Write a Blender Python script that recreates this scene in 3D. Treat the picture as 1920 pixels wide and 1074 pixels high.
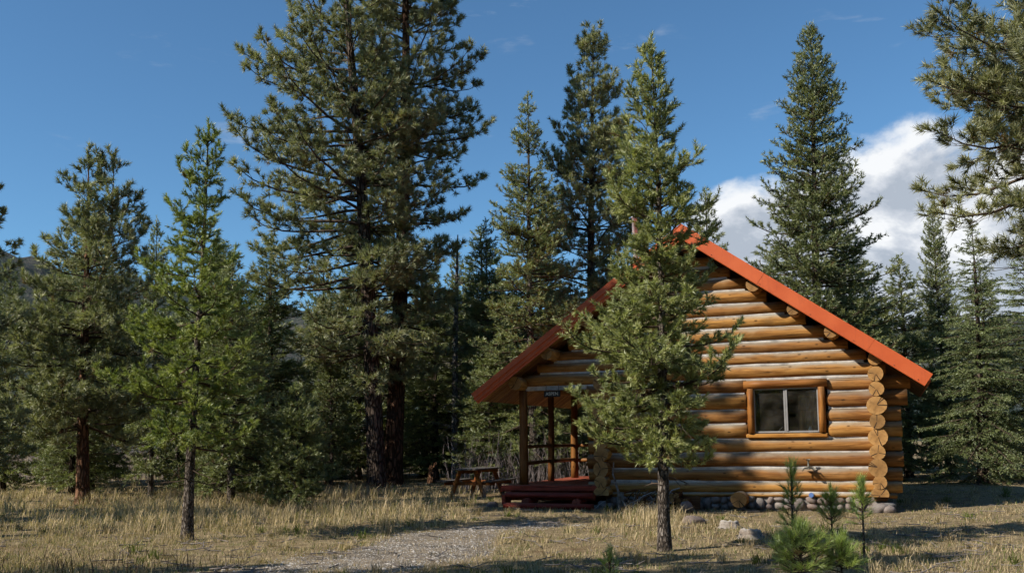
import bpy, math, random
import numpy as np
from mathutils import Matrix, Vector

for o in list(bpy.data.objects):
    bpy.data.objects.remove(o)
SC = bpy.context.scene
COL = SC.collection
rad = math.radians

# ------------------------------------------------------------------ camera
PITCH, ROLL = rad(5.6), 0.015
cam = bpy.data.cameras.new('camera')
cam.lens, cam.sensor_width = 35.0, 36.0
cam.shift_y = 0.0557
cam.clip_start, cam.clip_end = 0.1, 6000
co = bpy.data.objects.new('camera', cam)
COL.objects.link(co)
fw = Vector((0, math.cos(PITCH), math.sin(PITCH)))
rt = Vector((1, 0, 0))
up = Vector((0, -math.sin(PITCH), math.cos(PITCH)))
R_ = rt * math.cos(ROLL) - up * math.sin(ROLL)
U_ = rt * math.sin(ROLL) + up * math.cos(ROLL)
m = Matrix.Identity(4)
for i in range(3):
    m[i][0], m[i][1], m[i][2] = R_[i], U_[i], -fw[i]
m[2][3] = 1.5
co.matrix_world = m
SC.camera = co

# ------------------------------------------------------------------ sun, sky, exposure
SUN_EL = rad(35)
SUN_H = Vector((-0.926, -0.378, 0)).normalized()
sun_dir = SUN_H * math.cos(SUN_EL) + Vector((0, 0, math.sin(SUN_EL)))
sl = bpy.data.lights.new('sun', 'SUN')
sl.energy, sl.angle, sl.color = 5.0, rad(0.5), (1.0, 0.92, 0.80)
so = bpy.data.objects.new('sun', sl)
so.rotation_euler = sun_dir.to_track_quat('Z', 'Y').to_euler()
so.location = (-20, -10, 30)
COL.objects.link(so)

SC.view_settings.view_transform = 'Standard'
SC.view_settings.look = 'None'
SC.view_settings.exposure = 0.40
SC.view_settings.gamma = 1.0
SC.view_settings.use_curve_mapping = False

W = bpy.data.worlds.new('World')
SC.world = W
W.use_nodes = True


class NT:
    """small helper round a node tree"""
    def __init__(s, tree):
        s.t = tree
        tree.nodes.clear()

    def n(s, kind, **kw):
        nd = s.t.nodes.new(kind)
        for k, v in kw.items():
            if k.startswith('i_'):
                key = k[2:]
                key = int(key) if key.isdigit() else key.replace('_', ' ')
                s.put(nd.inputs[key], v)
            else:
                setattr(nd, k, v)
        return nd

    def put(s, sock, v):
        if hasattr(v, 'is_output') or isinstance(v, bpy.types.NodeSocket):
            s.t.links.new(v, sock)
        elif isinstance(v, bpy.types.Node):
            s.t.links.new(v.outputs[0], sock)
        else:
            try:
                sock.default_value = v
            except Exception:
                sock.default_value = (*v, 1.0)

    def math(s, op, a, b=0.0, c=None, clamp=False):
        nd = s.t.nodes.new('ShaderNodeMath')
        nd.operation, nd.use_clamp = op, clamp
        s.put(nd.inputs[0], a)
        s.put(nd.inputs[1], b)
        if c is not None:
            s.put(nd.inputs[2], c)
        return nd.outputs[0]

    def vmath(s, op, a, b=(0, 0, 0)):
        nd = s.t.nodes.new('ShaderNodeVectorMath')
        nd.operation = op
        s.put(nd.inputs[0], a)
        if op == 'SCALE':
            s.put(nd.inputs['Scale'], b)
        else:
            s.put(nd.inputs[1], b)
        return nd.outputs[0]

    def mix(s, f, a, b, mode='MIX'):
        nd = s.t.nodes.new('ShaderNodeMix')
        nd.data_type, nd.blend_type = 'RGBA', mode
        s.put(nd.inputs[0], f)
        s.put(nd.inputs[6], a if not isinstance(a, tuple) else (*a[:3], 1))
        s.put(nd.inputs[7], b if not isinstance(b, tuple) else (*b[:3], 1))
        return nd.outputs[2]

    def ramp(s, f, a, b, smooth=True):
        nd = s.t.nodes.new('ShaderNodeMapRange')
        nd.interpolation_type = 'SMOOTHSTEP' if smooth else 'LINEAR'
        s.put(nd.inputs[0], f)
        nd.inputs[1].default_value, nd.inputs[2].default_value = a, b
        return nd.outputs[0]

    def noise(s, vec, scale, detail=4, rough=0.55, dist=0.0, col=False):
        nd = s.t.nodes.new('ShaderNodeTexNoise')
        s.put(nd.inputs['Vector'], vec)
        nd.inputs['Scale'].default_value = scale
        nd.inputs['Detail'].default_value = detail
        nd.inputs['Roughness'].default_value = rough
        nd.inputs['Distortion'].default_value = dist
        return nd.outputs[1 if col else 0]


w = NT(W.node_tree)
sky = w.n('ShaderNodeTexSky', sky_type='NISHITA', sun_disc=False, sun_elevation=SUN_EL,
          sun_rotation=math.atan2(SUN_H.x, SUN_H.y), altitude=1500, air_density=1.0, dust_density=0.3, ozone_density=2.2)
tc = w.n('ShaderNodeTexCoord')
dirv = w.vmath('NORMALIZE', tc.outputs['Generated'])
sx = w.n('ShaderNodeSeparateXYZ', i_0=dirv)
az = w.math('DIVIDE', w.math('ARCTAN2', sx.outputs[0], sx.outputs[1]), 2 * math.pi)
az = w.math('ADD', az, 0.5)                              # 0.5 = straight ahead
el = w.math('MULTIPLY', w.math('ARCSINE', sx.outputs[2]), 180 / math.pi)
fc = w.n('ShaderNodeFloatCurve', i_Value=az)
cm = fc.mapping.curves[0]
pts = [(0.0, .10), (.08, .16), (.16, .08), (.25, .12), (.33, .07), (.40, .10), (.45, .118), (.475, .10), (.50, .105), (.515, .185),
       (.528, .275), (.540, .310), (.553, .335), (.564, .345), (.575, .335), (.60, .31), (.65, .24), (.72, .18), (.8, .1), (.9, .15), (1.0, .10)]
while len(cm.points) < len(pts):
    cm.points.new(0.5, 0.5)
for p, q in zip(cm.points, pts):
    p.location = q
fc.mapping.update()
top = w.math('MULTIPLY', fc.outputs[0], 45.0)             # cloud-top elevation in degrees
ofs = w.vmath('ADD', w.vmath('MULTIPLY', dirv, (1, 1, 1.5)), (3.1, 7.7, 1.3))
nz = w.noise(ofs, 6.0, 8, 0.58, 0.25)
nz2 = w.noise(w.vmath('ADD', ofs, (-0.022, -0.008, 0.030)), 6.0, 8, 0.58, 0.25)
nzl = w.noise(ofs, 3.0, 3, 0.5)
hgt = w.math('ADD', w.math('SUBTRACT', top, el), w.math('MULTIPLY', w.math('SUBTRACT', nz, 0.5), 10.0))
mask = w.ramp(hgt, -0.3, 1.6)
wisp = w.ramp(w.noise(w.vmath('MULTIPLY', dirv, (2, 2, 7)), 5.0, 6, 0.6, 0.4), 0.60, 0.78)
mask = w.math('MAXIMUM', mask, w.math('MULTIPLY', wisp, 0.22))
shade_relief = w.math('MULTIPLY', w.math('SUBTRACT', nz, nz2), 6.0)  # cloud light and shade painted in, from noise shifted sunward
edge = w.ramp(hgt, 7.0, -0.5)  # cloud rims painted brighter
br = w.math('ADD', w.math('ADD', w.math('MULTIPLY', edge, 0.30), shade_relief), w.math('MULTIPLY', w.math('SUBTRACT', nzl, 0.5), 0.7))
br = w.math('ADD', br, 0.42, clamp=True)
cc = w.n('ShaderNodeValToRGB', i_0=br)
cr = cc.color_ramp
cr.elements[0].position, cr.elements[0].color = 0.10, (3.5, 3.9, 4.5, 1)
cr.elements[1].position, cr.elements[1].color = 0.95, (7.4, 7.5, 7.6, 1)
e = cr.elements.new(0.5)
e.color = (5.0, 5.3, 5.8, 1)
skyc = w.mix(w.math('MULTIPLY', mask, 0.96), w.mix(1.0, sky.outputs[0], (0.66, 0.95, 1.06), 'MULTIPLY'), cc.outputs[0])
bg = w.n('ShaderNodeBackground', i_Color=skyc, i_Strength=0.100)
wo = w.n('ShaderNodeOutputWorld', i_Surface=bg)

SC.cycles.max_bounces = 5
SC.cycles.adaptive_threshold = 0.03
SC.cycles.transparent_max_bounces = 8
SC.cycles.diffuse_bounces = 2
SC.cycles.glossy_bounces = 2
SC.cycles.caustics_reflective = SC.cycles.caustics_refractive = False

# ------------------------------------------------------------------ materials
M = {}


def mat(name):
    mt = bpy.data.materials.new(name)
    mt.use_nodes = True
    t = NT(mt.node_tree)
    M[name] = mt
    b = t.n('ShaderNodeBsdfPrincipled')
    out = t.n('ShaderNodeOutputMaterial', i_Surface=b)
    b.inputs['Specular IOR Level'].default_value = 0.3
    return t, b, out


def bump(t, b, height, strength=0.4, dist=0.02):
    bp = t.n('ShaderNodeBump', i_Height=height)
    bp.inputs['Strength'].default_value = strength
    bp.inputs['Distance'].default_value = dist
    t.put(b.inputs['Normal'], bp)


def wood_log(name, base, pale, dark, worn=0.8, rough=0.5):
    t, b, out = mat(name)
    tc = t.n('ShaderNodeTexCoord')
    oi = t.n('ShaderNodeObjectInfo')
    shift = t.n('ShaderNodeCombineXYZ', i_0=t.math('MULTIPLY', oi.outputs['Random'], 37.0), i_1=t.math('MULTIPLY', oi.outputs['Random'], 11.0))
    v = t.vmath('ADD', tc.outputs['Object'], shift)
    vs = t.vmath('MULTIPLY', v, (0.9, 9, 9))
    n1 = t.noise(vs, 1.6, 6, 0.6, 0.3)
    n2 = t.noise(t.vmath('MULTIPLY', v, (0.5, 26, 26)), 1.0, 4, 0.6, 0.5)
    n3 = t.noise(v, 1.1, 4, 0.6)
    geo = t.n('ShaderNodeNewGeometry')
    nsep = t.n('ShaderNodeSeparateXYZ', i_0=geo.outputs['Normal'])
    wx = t.math('ADD', nsep.outputs[2], t.math('MULTIPLY', t.math('SUBTRACT', n3, 0.5), 1.1))
    wf = t.math('MULTIPLY', t.ramp(wx, 0.15, 0.90), worn)
    stain = t.noise(t.vmath('MULTIPLY', v, (2.2, 5, 5)), 0.9, 6, 0.7, 0.6)
    c = t.mix(t.ramp(n1, 0.34, 0.64), tuple(x * f for x, f in zip(base, (0.50, 0.42, 0.36))), base)
    fine = t.noise(t.vmath('MULTIPLY', v, (1.5, 40, 40)), 1.0, 5, 0.7, 0.2)
    c = t.mix(t.math('MULTIPLY', t.ramp(fine, 0.5, 0.68), 0.45), c, tuple(x * 0.45 for x in base))
    c = t.mix(t.math('MULTIPLY', t.ramp(n3, 0.52, 0.72), 0.55), c, tuple(x * f for x, f in zip(base, (1.25, 1.45, 1.9))))
    c = t.mix(wf, c, t.mix(n1, pale, tuple(x * 0.6 for x in pale)))
    c = t.mix(t.math('MULTIPLY', t.ramp(stain, 0.52, 0.70), 0.55 * min(1.0, worn * 1.2)), c, tuple(x * f for x, f in zip(base, (0.42, 0.45, 0.6))))
    hsv = t.n('ShaderNodeHueSaturation', i_Color=c)
    t.put(hsv.inputs['Value'], t.math('ADD', 0.64, t.math('MULTIPLY', oi.outputs['Random'], 0.56)))
    t.put(hsv.inputs['Hue'], t.math('ADD', 0.494, t.math('MULTIPLY', oi.outputs['Random'], 0.014)))
    crack = t.ramp(n2, 0.31, 0.40)
    c = t.mix(crack, dark, hsv.outputs[0])
    vor = t.n('ShaderNodeTexVoronoi', i_Vector=t.vmath('MULTIPLY', v, (2.4, 5, 5)))
    vor.inputs['Scale'].default_value = 1.3
    knot = t.ramp(vor.outputs['Distance'], 0.16, 0.06)
    c = t.mix(t.math('MULTIPLY', knot, 0.75), c, dark)
    t.put(b.inputs['Base Color'], c)
    b.inputs['Roughness'].default_value = rough
    b.inputs['Specular IOR Level'].default_value = 0.15
    bump(t, b, t.math('ADD', t.math('MULTIPLY', crack, 0.8), t.math('MULTIPLY', n1, 0.7)), 0.55, 0.012)


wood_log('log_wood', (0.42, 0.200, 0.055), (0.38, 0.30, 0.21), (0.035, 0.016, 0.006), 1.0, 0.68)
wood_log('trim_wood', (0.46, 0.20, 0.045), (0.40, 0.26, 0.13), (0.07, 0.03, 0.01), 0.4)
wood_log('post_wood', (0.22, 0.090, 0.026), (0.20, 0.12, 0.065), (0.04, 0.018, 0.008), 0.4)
wood_log('plank_wood', (0.42, 0.21, 0.075), (0.4, 0.24, 0.1), (0.08, 0.04, 0.015), 0.0, 0.6)
wood_log('red_paint_log', (0.33, 0.055, 0.030), (0.33, 0.12, 0.08), (0.05, 0.012, 0.008), 0.5, 0.55)
wood_log('table_wood', (0.33, 0.125, 0.032), (0.22, 0.19, 0.16), (0.05, 0.025, 0.012), 1.0, 0.65)
wood_log('table_grey', (0.13, 0.105, 0.085), (0.15, 0.135, 0.12), (0.03, 0.02, 0.015), 1.0, 0.75)
wood_log('grey_wood', (0.34, 0.30, 0.26), (0.55, 0.52, 0.48), (0.035, 0.03, 0.026), 0.9, 0.85)
wood_log('brown_board', (0.17, 0.075, 0.03), (0.16, 0.09, 0.05), (0.03, 0.015, 0.008), 0.3, 0.8)

# end grain of logs: growth rings and drying cracks round the log's own axis (local x)
def end_grain(name, c0, c1):
    t, b, out = mat(name)
    tc = t.n('ShaderNodeTexCoord')
    oi = t.n('ShaderNodeObjectInfo')
    s = t.n('ShaderNodeSeparateXYZ', i_0=tc.outputs['Object'])
    warp = t.noise(tc.outputs['Object'], 7.0, 3)
    y = t.math('ADD', s.outputs[1], t.math('MULTIPLY', t.math('SUBTRACT', warp, 0.5), 0.035))
    z = t.math('ADD', s.outputs[2], t.math('MULTIPLY', t.math('SUBTRACT', oi.outputs['Random'], 0.5), 0.04))
    r = t.math('SQRT', t.math('ADD', t.math('MULTIPLY', y, y), t.math('MULTIPLY', z, z)))
    ring = t.math('SINE', t.math('MULTIPLY', r, 480.0))
    c = t.mix(t.ramp(ring, -1, 1), c0, c1)
    c = t.mix(t.ramp(r, 0.02, 0.2), tuple(x * 0.8 for x in c0), c)
    nn = t.noise(tc.outputs['Object'], 14.0, 4)
    c = t.mix(t.math('MULTIPLY', t.ramp(nn, 0.42, 0.7), 0.6), c, tuple(x * 0.5 for x in c0))
    hsv = t.n('ShaderNodeHueSaturation', i_Color=c)
    t.put(hsv.inputs['Value'], t.math('ADD', 0.75, t.math('MULTIPLY', t.math('FRACT', t.math('MULTIPLY', oi.outputs['Random'], 7.3)), 0.45)))
    c = hsv.outputs[0]
    cr_all = None
    for k, (mul, wd) in enumerate(((6.283, 0.0085), (17.1, 0.006), (29.0, 0.0045))):
        a0 = t.math('MULTIPLY', oi.outputs['Random'], mul)
        sa, ca = t.math('SINE', a0), t.math('COSINE', a0)
        perp = t.math('ABSOLUTE', t.math('SUBTRACT', t.math('MULTIPLY', y, sa), t.math('MULTIPLY', z, ca)))
        par = t.math('ADD', t.math('MULTIPLY', y, ca), t.math('MULTIPLY', z, sa))
        f = t.math('MULTIPLY', t.ramp(t.math('SUBTRACT', perp, t.math('MULTIPLY', par, 0.03)), wd, wd * 0.4), t.ramp(par, 0.0, 0.03))
        cr_all = f if cr_all is None else t.math('MAXIMUM', cr_all, f)
    c = t.mix(cr_all, c, (0.03, 0.015, 0.007))
    t.put(b.inputs['Base Color'], c)
    b.inputs['Roughness'].default_value = 0.7
    bump(t, b, t.math('SUBTRACT', t.math('MULTIPLY', ring, 0.15), cr_all), 0.4, 0.01)


end_grain('log_end', (0.36, 0.185, 0.058), (0.47, 0.265, 0.092))
end_grain('red_log_end', (0.30, 0.07, 0.04), (0.36, 0.09, 0.05))
end_grain('grey_log_end', (0.35, 0.28, 0.2), (0.44, 0.37, 0.28))


def simple(name, col, rough=0.6, var=0.35, scale=6.0, metal=0.0, bstr=0.3, bdist=0.01, spec=0.3, stretch=(1, 1, 1)):
    t, b, out = mat(name)
    tc = t.n('ShaderNodeTexCoord')
    v = t.vmath('MULTIPLY', tc.outputs['Object'], stretch)
    n1 = t.noise(v, scale, 6, 0.6)
    n2 = t.noise(v, scale * 6, 3, 0.6)
    c = t.mix(t.ramp(n1, 0.3, 0.7), tuple(x * (1 - var) for x in col), tuple(min(1, x * (1 + var * 0.5)) for x in col))
    t.put(b.inputs['Base Color'], c)
    t.put(b.inputs['Roughness'], t.math('ADD', rough - 0.06, t.math('MULTIPLY', n2, 0.12)))
    b.inputs['Metallic'].default_value = metal
    b.inputs['Specular IOR Level'].default_value = spec
    if bstr:
        bump(t, b, t.math('ADD', n1, t.math('MULTIPLY', n2, 0.4)), bstr, bdist)
    return t, b


simple('chinking', (0.50, 0.47, 0.43), 0.9, 0.40, 4.0, bstr=0.6)
simple('mortar', (0.24, 0.22, 0.20), 0.95, 0.3, 8.0, bstr=0.6)
t, b, out = mat('roof_metal')
tc = t.n('ShaderNodeTexCoord')
v = tc.outputs['Object']
n1 = t.noise(v, 1.3, 5, 0.6)
n2 = t.noise(t.vmath('MULTIPLY', v, (9, 2, 1.2)), 1.6, 5, 0.65)
n3 = t.noise(v, 22.0, 4, 0.6)
c = t.mix(t.ramp(n1, 0.3, 0.7), (0.46, 0.080, 0.021), (0.55, 0.115, 0.034))
c = t.mix(t.math('MULTIPLY', t.ramp(n2, 0.52, 0.75), 0.45), c, (0.30, 0.055, 0.022))
c = t.mix(t.math('MULTIPLY', t.ramp(n3, 0.62, 0.8), 0.35), c, (0.50, 0.20, 0.11))
t.put(b.inputs['Base Color'], c)
t.put(b.inputs['Roughness'], t.math('ADD', 0.40, t.math('MULTIPLY', n3, 0.25)))
bump(t, b, t.math('ADD', n1, t.math('MULTIPLY', n2, 0.5)), 0.12, 0.02)
simple('screw_metal', (0.35, 0.10, 0.05), 0.4, 0.1, 5.0, bstr=0)
simple('frame_metal', (0.33, 0.32, 0.31), 0.4, 0.12, 6.0, metal=0.25, bstr=0.1)
simple('pipe_metal', (0.62, 0.62, 0.63), 0.5, 0.15, 5.0, metal=0.1, bstr=0.05)
simple('dark_metal', (0.16, 0.15, 0.125), 0.5, 0.3, 20.0, metal=0.3, bstr=0.2)
simple('sign_board', (0.022, 0.017, 0.013), 0.6, 0.3, 8.0)
simple('sign_paint', (0.62, 0.58, 0.48), 0.7, 0.1, 8.0, bstr=0)
simple('curtain', (0.33, 0.20, 0.085), 0.9, 0.2, 10.0)
simple('interior', (0.075, 0.05, 0.03), 0.8, 0.2, 3.0)
simple('paper', (0.75, 0.73, 0.70), 0.8, 0.1, 10.0, bstr=0)
simple('blue_plastic', (0.10, 0.18, 0.42), 0.4, 0.1, 10.0, bstr=0)

# leaves of stone, each stone a little different
t, b, out = mat('stone')
tc = t.n('ShaderNodeTexCoord')
oi = t.n('ShaderNodeObjectInfo')
v = t.vmath('ADD', tc.outputs['Object'], t.n('ShaderNodeCombineXYZ', i_0=t.math('MULTIPLY', oi.outputs['Random'], 90.0)).outputs[0])
n1 = t.noise(v, 9.0, 6, 0.65)
n2 = t.noise(v, 60.0, 3, 0.6)
cr_ = t.n('ShaderNodeValToRGB', i_0=oi.outputs['Random'])
cr_.color_ramp.elements[0].color = (0.22, 0.185, 0.165, 1)
cr_.color_ramp.elements[1].color = (0.34, 0.31, 0.28, 1)
for pos, cl in ((0.3, (0.29, 0.22, 0.19, 1)), (0.6, (0.20, 0.195, 0.19, 1)), (0.8, (0.36, 0.29, 0.25, 1))):
    e = cr_.color_ramp.elements.new(pos)
    e.color = cl
c = t.mix(t.ramp(n1, 0.3, 0.7), t.mix(1.0, cr_.outputs[0], (0.62, 0.6, 0.6), 'MULTIPLY'), cr_.outputs[0])
c = t.mix(t.math('MULTIPLY', t.ramp(n2, 0.55, 0.75), 0.4), c, (0.12, 0.11, 0.10))
t.put(b.inputs['Base Color'], c)
b.inputs['Roughness'].default_value = 0.85
bump(t, b, t.math('ADD', n1, t.math('MULTIPLY', n2, 0.3)), 0.6, 0.02)


def bark(name, col, lit, scale=1.0, spots=False):
    t, b, out = mat(name)
    tc = t.n('ShaderNodeTexCoord')
    v = t.vmath('MULTIPLY', tc.outputs['Object'], (1, 1, 0.3))
    vor = t.n('ShaderNodeTexVoronoi', i_Vector=t.vmath('ADD', v, t.vmath('SCALE', t.noise(v, 6 * scale, 3, col=True), 0.12)), feature='DISTANCE_TO_EDGE')
    vor.inputs['Scale'].default_value = 13 * scale
    n1 = t.noise(v, 10 * scale, 6, 0.7)
    plate = t.ramp(vor.outputs[0], 0.03, 0.22)
    c = t.mix(plate, tuple(x * 0.35 for x in col), t.mix(t.ramp(n1, 0.35, 0.7), col, lit))
    n3 = t.noise(tc.outputs['Object'], 1.3, 4)
    c = t.mix(t.math('MULTIPLY', t.ramp(n3, 0.45, 0.75), 0.5), c, tuple(x * 0.6 for x in col))
    t.put(b.inputs['Base Color'], c)
    b.inputs['Roughness'].default_value = 0.95
    b.inputs['Specular IOR Level'].default_value = 0.1
    bump(t, b, t.math('ADD', plate, t.math('MULTIPLY', n1, 0.7)), 1.0, 0.035)


bark('bark_grey', (0.13, 0.105, 0.085), (0.30, 0.26, 0.225), 2.2)
bark('bark_orange', (0.15, 0.078, 0.045), (0.27, 0.15, 0.09), 0.8)
bark('bark_brown', (0.10, 0.055, 0.035), (0.19, 0.11, 0.07), 0.7)
bark('bark_dark', (0.075, 0.055, 0.042), (0.16, 0.125, 0.10), 0.7)
bark('bark_snag', (0.22, 0.20, 0.18), (0.36, 0.34, 0.31), 1.0)
simple('twig_bark', (0.085, 0.062, 0.045), 0.95, 0.4, 9.0, spec=0.1)
simple('grey_twig', (0.20, 0.175, 0.16), 0.95, 0.3, 9.0, spec=0.1)


def needle_mat(name, dark, light, old=(0.17, 0.11, 0.04), trans=0.30, gloss=0.07):
    mt = bpy.data.materials.new(name)
    mt.use_nodes = True
    M[name] = mt
    t = NT(mt.node_tree)
    at = t.n('ShaderNodeAttribute', attribute_name='tint')
    oi = t.n('ShaderNodeObjectInfo')
    f = at.outputs['Fac']
    c = t.mix(t.ramp(f, 0.0, 0.9, False), dark, light)
    c = t.mix(t.ramp(f, 0.965, 0.98), c, old)
    hsv = t.n('ShaderNodeHueSaturation', i_Color=c)
    t.put(hsv.inputs['Value'], t.math('ADD', 0.9, t.math('MULTIPLY', oi.outputs['Random'], 0.2)))
    d = t.n('ShaderNodeBsdfDiffuse', i_Color=hsv.outputs[0])
    tr = t.n('ShaderNodeBsdfTranslucent', i_Color=t.mix(1.0, hsv.outputs[0], (1.1, 1.25, 0.7), 'MULTIPLY'))
    m1 = t.n('ShaderNodeMixShader', i_0=trans, i_1=d, i_2=tr)
    g = t.n('ShaderNodeBsdfGlossy', i_Color=(0.8, 0.85, 0.8, 1), i_Roughness=0.5)
    m2 = t.n('ShaderNodeMixShader', i_0=gloss, i_1=m1, i_2=g)
    t.n('ShaderNodeOutputMaterial', i_Surface=m2)


needle_mat('needles_young', (0.085, 0.112, 0.036), (0.46, 0.47, 0.165))
needle_mat('needles_bright', (0.085, 0.135, 0.030), (0.46, 0.50, 0.115))
needle_mat('needles_big', (0.058, 0.076, 0.034), (0.42, 0.41, 0.195))
needle_mat('needles_lodgepole', (0.052, 0.076, 0.028), (0.32, 0.34, 0.125))
needle_mat('needles_fir', (0.055, 0.082, 0.030), (0.28, 0.32, 0.115))
needle_mat('needles_sapling', (0.09, 0.16, 0.035), (0.40, 0.48, 0.11))
needle_mat('grass_dry', (0.20, 0.148, 0.082), (0.57, 0.455, 0.285), (0.12, 0.15, 0.035), 0.25, 0.0)
needle_mat('weed_brown', (0.06, 0.042, 0.03), (0.15, 0.11, 0.075), (0.2, 0.15, 0.1), 0.1, 0.0)
needle_mat('brush_grey', (0.13, 0.105, 0.10), (0.27, 0.235, 0.225), (0.3, 0.25, 0.2), 0.05, 0.0)
needle_mat('brush_red', (0.20, 0.06, 0.05), (0.36, 0.15, 0.12), (0.3, 0.1, 0.1), 0.1, 0.0)

# ------------------------------------------------------------------ mesh helpers
def tag(o, label=None, cat=None, group=None, kind=None):
    if label: o['label'] = label
    if cat: o['category'] = cat
    if group: o['group'] = group
    if kind: o['kind'] = kind
    return o


def link(name, me, parent=None):
    o = bpy.data.objects.new(name, me)
    COL.objects.link(o)
    if parent is not None:
        o.parent = parent
    return o


def empty(name, loc, rz=0.0, parent=None):
    o = link(name, None, parent)
    o.location = loc
    o.rotation_euler = (0, 0, rz)
    o.empty_display_size = 0.3
    return o


def npmesh(name, V, F, mats, tint=None, smooth=False, midx=None):
    """V (n,3), F (m,k) with one k"""
    V = np.ascontiguousarray(V, np.float32)
    F = np.ascontiguousarray(F, np.int32)
    me = bpy.data.meshes.new(name)
    nf, k = F.shape
    me.vertices.add(len(V))
    me.vertices.foreach_set('co', V.ravel())
    me.loops.add(nf * k)
    me.loops.foreach_set('vertex_index', F.ravel())
    me.polygons.add(nf)
    me.polygons.foreach_set('loop_start', np.arange(0, nf * k, k, dtype=np.int32))
    if smooth:
        me.polygons.foreach_set('use_smooth', np.ones(nf, bool))
    if midx is not None:
        me.polygons.foreach_set('material_index', np.asarray(midx, np.int32))
    for mm in mats:
        me.materials.append(M[mm])
    if tint is not None:
        a = me.attributes.new('tint', 'FLOAT', 'POINT')
        a.data.foreach_set('value', np.ascontiguousarray(tint, np.float32))
    me.update(calc_edges=True)
    return me


class MB:
    """collects pieces of ONE thing or part into one mesh"""
    def __init__(s):
        s.v, s.f, s.m, s.s = [], [], [], []

    def add(s, V, F, mi=0, smooth=False):
        b = len(s.v)
        s.v += [tuple(x) for x in V]
        s.f += [tuple(b + i for i in f) for f in F]
        s.m += [mi] * len(F)
        s.s += [smooth] * len(F)
        return s

    def box(s, c, d, mi=0, rot=None, bev=0.0):
        x, y, z = d[0] / 2, d[1] / 2, d[2] / 2
        if bev:
            e = min(bev, x * .9, y * .9, z * .9)
            V, F = [], []
            # three stacked rings with chamfered corners
            prof = [(-z, e), (-z + e, 0), (z - e, 0), (z, e)]
            for zz, ins in prof:
                X, Y = x - ins, y - ins
                V += [(-X + e, -Y, zz), (X - e, -Y, zz), (X, -Y + e, zz), (X, Y - e, zz), (X - e, Y, zz), (-X + e, Y, zz), (-X, Y - e, zz), (-X, -Y + e, zz)]
            for k in range(3):
                for i in range(8):
                    j = (i + 1) % 8
                    F.append((k * 8 + i, k * 8 + j, k * 8 + 8 + j, k * 8 + 8 + i))
            F.append(tuple(range(7, -1, -1)))
            F.append(tuple(range(24, 32)))
        else:
            V = [(a * x, b_ * y, cc * z) for a in (-1, 1) for b_ in (-1, 1) for cc in (-1, 1)]
            F = [(0, 1, 3, 2), (4, 6, 7, 5), (0, 4, 5, 1), (2, 3, 7, 6), (0, 2, 6, 4), (1, 5, 7, 3)]
        M3 = rot.to_matrix() if rot is not None and hasattr(rot, 'to_matrix') else rot
        out = []
        for p in V:
            p = Vector(p)
            if M3 is not None:
                p = M3 @ p
            out.append(p + Vector(c))
        return s.add(out, F, mi)

    def tube(s, path, radii, seg=10, mi=0, cap=True, capmi=None):
        n = len(path)
        V, F = [], []
        P = [Vector(p) for p in path]
        ref = None
        for i, p in enumerate(P):
            d = (P[min(i + 1, n - 1)] - P[max(i - 1, 0)]).normalized()
            if ref is None:
                ref = Vector((0, 0, 1)) if abs(d.z) < .9 else Vector((1, 0, 0))
            a = d.cross(ref).normalized()
            b_ = a.cross(d)
            ref = b_
            for k in range(seg):
                th = 2 * math.pi * k / seg
                V.append(p + (a * math.cos(th) + b_ * math.sin(th)) * radii[i])
        for i in range(n - 1):
            for k in range(seg):
                j = (k + 1) % seg
                F.append((i * seg + k, i * seg + j, (i + 1) * seg + j, (i + 1) * seg + k))
        s.add(V, F, mi, True)
        if cap:
            cmi = mi if capmi is None else capmi
            b0 = len(s.v) - len(V)
            s.f += [tuple(b0 + k for k in range(seg)), tuple(b0 + (n - 1) * seg + k for k in range(seg - 1, -1, -1))]
            s.m += [cmi, cmi]
            s.s += [False, False]
        return s

    def mesh(s, name, mats):
        me = bpy.data.meshes.new(name)
        me.from_pydata(s.v, [], s.f)
        for mm in mats:
            me.materials.append(M[mm])
        me.polygons.foreach_set('material_index', s.m)
        me.polygons.foreach_set('use_smooth', s.s)
        me.update()
        return me

    def build(s, name, mats, parent=None, loc=None, rot=None):
        o = link(name, s.mesh(name, mats if isinstance(mats, (list, tuple)) else [mats]), parent)
        if loc is not None: o.location = loc
        if rot is not None: o.rotation_euler = rot
        return o


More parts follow.
